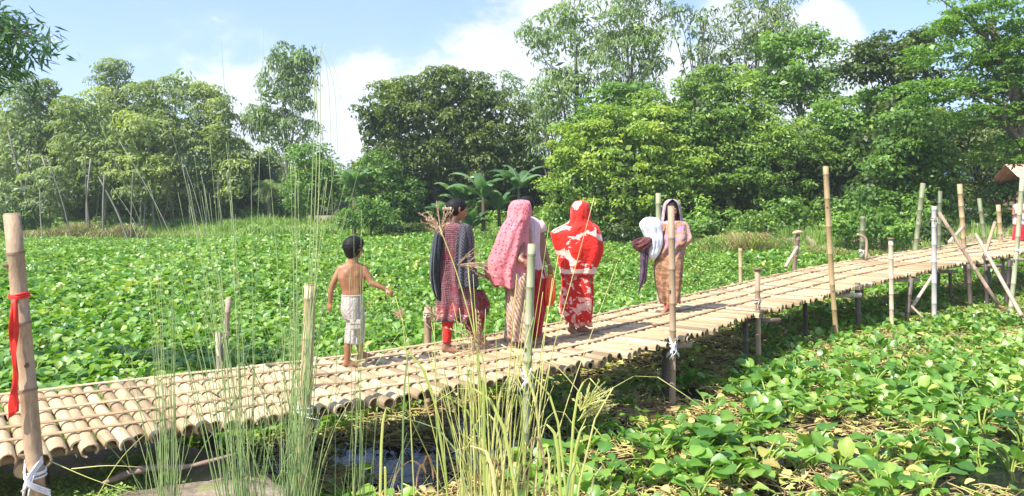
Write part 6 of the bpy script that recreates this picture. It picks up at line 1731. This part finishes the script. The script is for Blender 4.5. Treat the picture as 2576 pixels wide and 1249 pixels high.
g = loft([rg(540, 755, 900, .02, .12), rg(640, 760, 915, .02, .13, 0, 1.2), rg(780, 775, 912, .02, .13, 0, 1.3), rg(900, 800, 885, .02, .11, 0, 1.3), rg(990, 812, 868, .02, .09, 0, 1.2)], nseg=90, rows=44, folds=.022, freq=8, seed=32); cloth(g, 'trousers', 'red_trousers', root)
g = Geo(); c_ = h1 * .93 + e1 * .07; th = np.linspace(0, 6.283, 17); tube(g, np.stack([c_[0] + .026 * np.cos(th), c_[1] + .026 * np.sin(th), c_[2] + .006 * np.cos(th)], -1), .004, 5, .5, False); g.obj('bangle', MAT['clip'], root)
# the bag she carries
bp = np.array(root.location) + W(937, 585, -.04)
bo = empty('plastic_bag', bp, 'bright orange plastic bag carried by the girl in the pale pink top', 'bag')
Wb = lambda x_, y_, dy=0: W(x_, y_, dy) - W(937, 585, -.04)
rb2 = ringf(lambda x_, y_, dy=0: Wb(x_, y_, dy))
g = loft([rb2(592, 922, 952, .0, .02, 0, .6), rb2(625, 908, 968, .0, .04), rb2(690, 900, 972, .0, .055, 0, 1.2), rb2(750, 902, 966, .0, .05, 0, 1.2), rb2(778, 912, 955, .0, .03, 0, .6), rb2(782, 928, 940, .0, .008, 0, 0)], nseg=50, rows=30, folds=.012, freq=6, seed=33); cloth(g, 'sack_body', 'bag', bo, .002)
for q in (-.02, .02):
    g = Geo(); tube(g, curve([Wb(918, 615, q), Wb(930, 565, q * .4), Wb(945, 562, q * .4), Wb(962, 615, q)], 10), .006, 6, .5, True, .5); g.obj('handle', MAT['bag'], bo)

# ===== woman in red and white sari
px, py = Z3(1092, 975); root, d = person('woman in a bright red sari with pale flower print, seen from behind', px, py)
W = conv(1092, 975, .85867 / 2.272 * d / F); rg = ringf(W)
fdir = unit((.35, .93, -.08)); hc = W(1140, 165, .03); nk = W(1140, 235, .0)
bm = bmesh.new(); head(bm, hc, fdir, .95, nk)
sL, sR = W(1055, 280, -.0), W(1220, 285, .04)
hull(bm, [(sL, .05), (sR, .05), (nk - [0, 0, .03], .055), (W(1085, 420, 0), .08), (W(1180, 420, .03), .08)]); hull(bm, [(W(1085, 420, 0), .08), (W(1180, 420, .03), .08), (W(1085, 620, 0), .10), (W(1170, 620, .03), .10)])
for s_, e_, h_ in ((sL, W(985, 350, -.02), W(1040, 400, .14)), (sR, W(1245, 420, .02), W(1200, 460, .16))):
    limb(bm, [s_, e_, h_], [.045, .036, .023]); hand(bm, h_, h_ - e_, v3(0, .3, 1), 1, .9)
for a_, kk, aa, fd in ((W(1090, 640, 0), W(1080, 800, .0), W(1078, 928, -.01), unit((.55, -.1, -.25))), (W(1165, 640, .03), W(1150, 800, .04), W(1138, 925, .05), unit((.75, .4, 0)))):
    limb(bm, [a_, kk], [.09, .055]); limb(bm, [kk, aa], [.052, .031]); foot(bm, aa, fd, .92)
b_ = link(bpy.data.objects.new('body', remesh(bm, .0075, 3, .45)), root); b_.data.materials.append(MAT['skin'])
bm = bmesh.new(); hull(bm, [(hc + [0, 0, .025], .084), (hc - fdir * .03 + [0, 0, .01], .086), (hc + fdir * .03 + [0, 0, .04], .06)], 12); o = link(bpy.data.objects.new('hair', remesh(bm, .008, 2, .6)), root); o.data.materials.append(MAT['hair'])
gd_ = math.atan2(fdir[1], fdir[0])
g = loft([rg(88, 1130, 1150, .02, .01, 0, 0), rg(96, 1098, 1182, .02, .08, .2, .1), rg(125, 1078, 1200, .02, .115, .4, .2), rg(175, 1072, 1203, .01, .125, .45, .3), rg(215, 1070, 1205, .0, .115, .4, .4), rg(238, 1052, 1222, .0, .13, .3, .5), rg(262, 1010, 1246, .0, .16, .25, .7), rg(300, 948, 1258, -.01, .17, .3, .9), rg(345, 952, 1270, -.01, .18, .3, 1.0),
          rg(400, 972, 1278, .0, .20, .35, 1.3), rg(460, 992, 1268, .0, .19, .4, 1.3), rg(520, 1003, 1248, .0, .18, .4, 1.1), rg(578, 1012, 1228, .0, .165, .4, 1.0)], nseg=160, rows=84, folds=.034, freq=7, seed=41, gapdir=gd_, twist=1.1); cloth(g, 'veil', 'shawl_red', root)
g = loft([rg(540, 1022, 1212, .02, .14), rg(620, 1015, 1222, .02, .15), rg(720, 1012, 1220, .02, .155, 0, 1.2), rg(820, 1012, 1210, .02, .15, 0, 1.3), rg(875, 1036, 1205, .02, .13, 0, 1.3), rg(922, 1100, 1208, .03, .09, 0, 1.5)], nseg=100, rows=54, folds=.036, freq=7, seed=42, twist=-1.0); cloth(g, 'sari_skirt', 'sari_red_skirt', root)

# ===== woman with the sack
Z4 = lambda X, Y: ((1600 + X / 2.271) * .85867, (550 + Y / 2.271) * .85867)
px, py = Z4(812, 826); root, d = person('woman in a brown and purple sari, her face hidden by the tall post', px, py)
W = conv(812, 826, .85867 / 2.271 * d / F); rg = ringf(W)
fdir = unit((-.15, -.98, -.06)); hc = W(840, 150, .0); nk = W(842, 228, .02)
bm = bmesh.new(); head(bm, hc, fdir, .98, nk)
sL, sR = W(780, 258, .02), W(915, 255, .02)
hull(bm, [(sL, .05), (sR, .05), (nk - [0, 0, .03], .055), (W(800, 380, 0), .08), (W(880, 380, .0), .08)]); hull(bm, [(W(800, 380, 0), .08), (W(880, 380, .0), .08), (W(790, 520, 0), .10), (W(860, 520, .0), .10)])
e1 = W(722, 345, -.04); h1 = W(672, 375, -.14); limb(bm, [sL, e1, h1], [.045, .035, .023]); hand(bm, h1, W(650, 385, -.16) - h1, v3(-.3, -.6, .6), -1, .9, (.6, .6, .5))
e2 = W(942, 335, -.03); h2 = W(905, 352, -.15); limb(bm, [sR, e2, h2], [.045, .035, .023]); hand(bm, h2, W(885, 360, -.18) - h2, v3(0, -.8, .6), 1, .9, (.7, .8, .6))
for a_, kk, aa, fd in ((W(800, 560, 0), W(808, 690, -.03), W(802, 800, -.04), (-.75, -.6, 0)), (W(855, 560, .0), W(862, 690, .03), W(850, 795, .06), (-.5, -.8, 0))):
    limb(bm, [a_, kk], [.09, .055]); limb(bm, [kk, aa], [.052, .031]); foot(bm, aa, fd, .92)
b_ = link(bpy.data.objects.new('body', remesh(bm, .008, 3, .45)), root); b_.data.materials.append(MAT['skin'])
bm = bmesh.new(); hull(bm, [(hc + [0, 0, .028], .086), (hc - fdir * .03 + [0, 0, .01], .088), (hc + fdir * .04 + [0, 0, .05], .05)], 12)
for q in (-1, 1): hull(bm, [(hc + [q * .062, -.03, .04], .035), (hc + [q * .078, -.03, -.06], .022)], 8)
o = link(bpy.data.objects.new('hair', remesh(bm, .008, 2, .6)), root); o.data.materials.append(MAT['hair'])
g = Geo()
for q in (.03, -.03): e_ = hc + fdir * .082 + v3(q, 0, -.004); tube(g, [e_ - [.010, 0, 0], e_, e_ + [.010, 0, 0]], [.003, .007, .003], 7)
g.obj('eyes', MAT['eye'], root)
gd_ = math.atan2(fdir[1], fdir[0])
g = loft([rg(78, 835, 848, .02, .01, 0, 0), rg(84, 808, 872, .03, .08, .3, .1), rg(110, 788, 892, .03, .11, .7, .3), rg(160, 780, 902, .03, .12, .85, .6), rg(215, 772, 912, .03, .12, .9, .8), rg(262, 760, 930, .03, .13, 1.0, .9)], nseg=70, rows=36, folds=.018, freq=9, seed=51, gapdir=gd_); cloth(g, 'veil', 'veil_brown', root)
g = loft([rg(222, 800, 885, .0, .07, 0, .3), rg(240, 765, 935, .0, .11, 0, .6), rg(300, 757, 955, .0, .15, 0, 1.0), rg(345, 757, 968, -.02, .16, 0, 1.2), rg(390, 762, 925, -.01, .15, 0, 1.2), rg(450, 740, 908, .0, .14, 0, 1.2), rg(520, 722, 902, .0, .15, 0, 1.2), rg(620, 730, 896, .0, .16, 0, 1.2), rg(710, 752, 890, .0, .15, 0, 1.3), rg(772, 770, 886, .0, .13, 0, 1.5)],
         nseg=110, rows=80, folds=.036, freq=8, seed=52, twist=1.4); cloth(g, 'sari', 'sari_brown', root)
g = loft([rg(240, 742, 800, -.03, .07, 0, .5), rg(290, 745, 790, -.05, .08, 0, .8)], nseg=40, rows=12, folds=.012, freq=6, seed=53); cloth(g, 'blouse', 'blouse_orange', root)
g = loft([rg(735, 782, 880, .0, .09), rg(800, 790, 832, -.03, .06, 0, .8)], nseg=50, rows=14, folds=.012, freq=6, seed=54); cloth(g, 'petticoat', 'petticoat', root)
# sack, cloth bundle and hanging dark cloth, each held
base = np.array(root.location)
def held(name, label, cat, ref, build):
    q = base + W(*ref); o = empty(name, q, label, cat); build(o, lambda x_, y_, dy=0.0: W(x_, y_, dy) - W(*ref)); return o
def b1(o, Wq):
    r_ = ringf(Wq); g = loft([r_(196, 672, 700, 0, .02, 0, .3), r_(208, 640, 735, 0, .07, 0, .6), r_(245, 618, 758, 0, .12), r_(300, 640, 764, 0, .11, 0, 1.3), r_(345, 655, 764, 0, .12, 0, 1.4), r_(395, 660, 756, 0, .11, 0, 1.2), r_(440, 656, 742, 0, .10), r_(470, 672, 722, 0, .06, 0, .8), r_(480, 690, 705, 0, .012, 0, .2)], nseg=80, rows=60, folds=.016, freq=6, seed=61, wob=2)
    cloth(g, 'sack_body', 'sack', o); g = Geo(); c_ = Wq(688, 240, -.115); th = np.linspace(0, 12, 40); tube(g, np.stack([c_[0] + (.01 + .004 * th) * np.cos(th), c_[1] + 0 * th + .0015 * th, c_[2] + (.01 + .004 * th) * np.sin(th)], -1), .006, 5, .5); g.obj('twisted_neck', MAT['sack'], o)
held('white_sack', 'bulging white sack carried on the arm of the woman in the brown and purple sari', 'sack', (690, 345, -.08), b1)
def b2(o, Wq):
    r_ = ringf(Wq); g = loft([r_(325, 640, 668, 0, .02, 0, .4), r_(345, 600, 690, 0, .05, 0, 1.3), r_(372, 578, 694, 0, .06, 0, 1.6), r_(392, 588, 662, 0, .045, 0, 1.6), r_(420, 606, 655, 0, .02, 0, 1.2)], nseg=50, rows=26, folds=.04, freq=5, seed=62, twist=2); cloth(g, 'bundle', 'maroon', o)
held('cloth_bundle', 'small maroon cloth bundle beside the white sack', 'bundle', (630, 365, -.16), b2)
def b3(o, Wq):
    r_ = ringf(Wq); g = loft([r_(385, 615, 660, 0, .03, 0, .5), r_(450, 618, 662, 0, .04, 0, 1.5), r_(540, 618, 656, 0, .045, 0, 1.4), r_(610, 612, 650, 0, .035, 0, 1.4), r_(650, 606, 622, 0, .015, 0, .8), r_(705, 600, 604, 0, .004, 0, 0)], nseg=50, rows=40, folds=.018, freq=5, seed=63); cloth(g, 'hanging_cloth', 'dark_plum', o)
held('dark_garment', 'dark plum garment hanging from the hand that holds the white sack', 'garment', (640, 500, -.15), b3)

# ===== distant girl at the right edge
root, d = person('distant girl in a pale pink top and deep red skirt at the right edge', 2566, 611, .36)
k_ = d / F
W = lambda x_, y_, dy=0.0: v3((x_ - 2566) * k_, dy, (611 - y_) * k_)
rg = ringf(W); fdir = unit((-.45, -.9, 0)); hc = W(2561, 500, 0); nk = W(2563, 513, .02)
bm = bmesh.new(); head(bm, hc, fdir, .95, nk)
hull(bm, [(W(2553, 522, 0), .05), (W(2578, 522, 0), .05), (nk, .05), (W(2560, 545, 0), .08), (W(2573, 545, 0), .08)]); hull(bm, [(W(2560, 545, 0), .08), (W(2573, 545, 0), .08), (W(2560, 565, 0), .09), (W(2573, 565, 0), .09)])
limb(bm, [W(2552, 523, 0), W(2547, 540, -.03), W(2556, 536, -.25)], [.045, .035, .023]); hand(bm, W(2556, 536, -.25), v3(.3, -.2, .9), v3(-.3, -1, 0), 1, .9)
limb(bm, [W(2579, 523, 0), W(2583, 545, 0), W(2583, 562, -.05)], [.045, .035, .023]); hand(bm, W(2583, 562, -.05), v3(0, 0, -1), v3(1, -.3, 0), 1, .9)
for q in (-4, 6): limb(bm, [W(2567 + q, 565), W(2567 + q, 588), W(2567 + q, 607)], [.09, .055, .032]); foot(bm, W(2567 + q, 605), fdir, .9)
b_ = link(bpy.data.objects.new('body', remesh(bm, .010, 3, .45)), root); b_.data.materials.append(MAT['skin'])
bm = bmesh.new(); hull(bm, [(hc + [0, 0, .03], .086), (hc - fdir * .03 + [0, 0, .01], .09), (hc + fdir * .04 + [0, 0, .05], .05)], 12); hull(bm, [(hc - fdir * .06, .06), (W(2566, 525, .09), .04)], 8); o = link(bpy.data.objects.new('hair', remesh(bm, .009, 2, .6)), root); o.data.materials.append(MAT['hair'])
g = Geo()
for q in (.03, -.03): e_ = hc + fdir * .082 + unit(np.cross(fdir, [0, 0, 1])) * q; tube(g, [e_ - [.010, 0, 0], e_, e_ + [.010, 0, 0]], [.003, .008, .003], 7)
g.obj('eyes', MAT['eye'], root)
g = loft([rg(513, 2559, 2571, .0, .05, 0, .1), rg(519, 2549, 2583, 0, .10, 0, .3), rg(540, 2550, 2582, 0, .12, 0, .8), rg(566, 2550, 2583, 0, .13, 0, 1.2)], rows=24, folds=.014, freq=8, seed=71); cloth(g, 'top', 'pale_top', root)
g = loft([rg(560, 2552, 2582, 0, .12), rg(585, 2550, 2586, 0, .16, 0, 1.2), rg(604, 2548, 2588, 0, .18, 0, 1.5)], rows=24, folds=.022, freq=8, seed=72); cloth(g, 'skirt', 'deep_red_skirt', root)
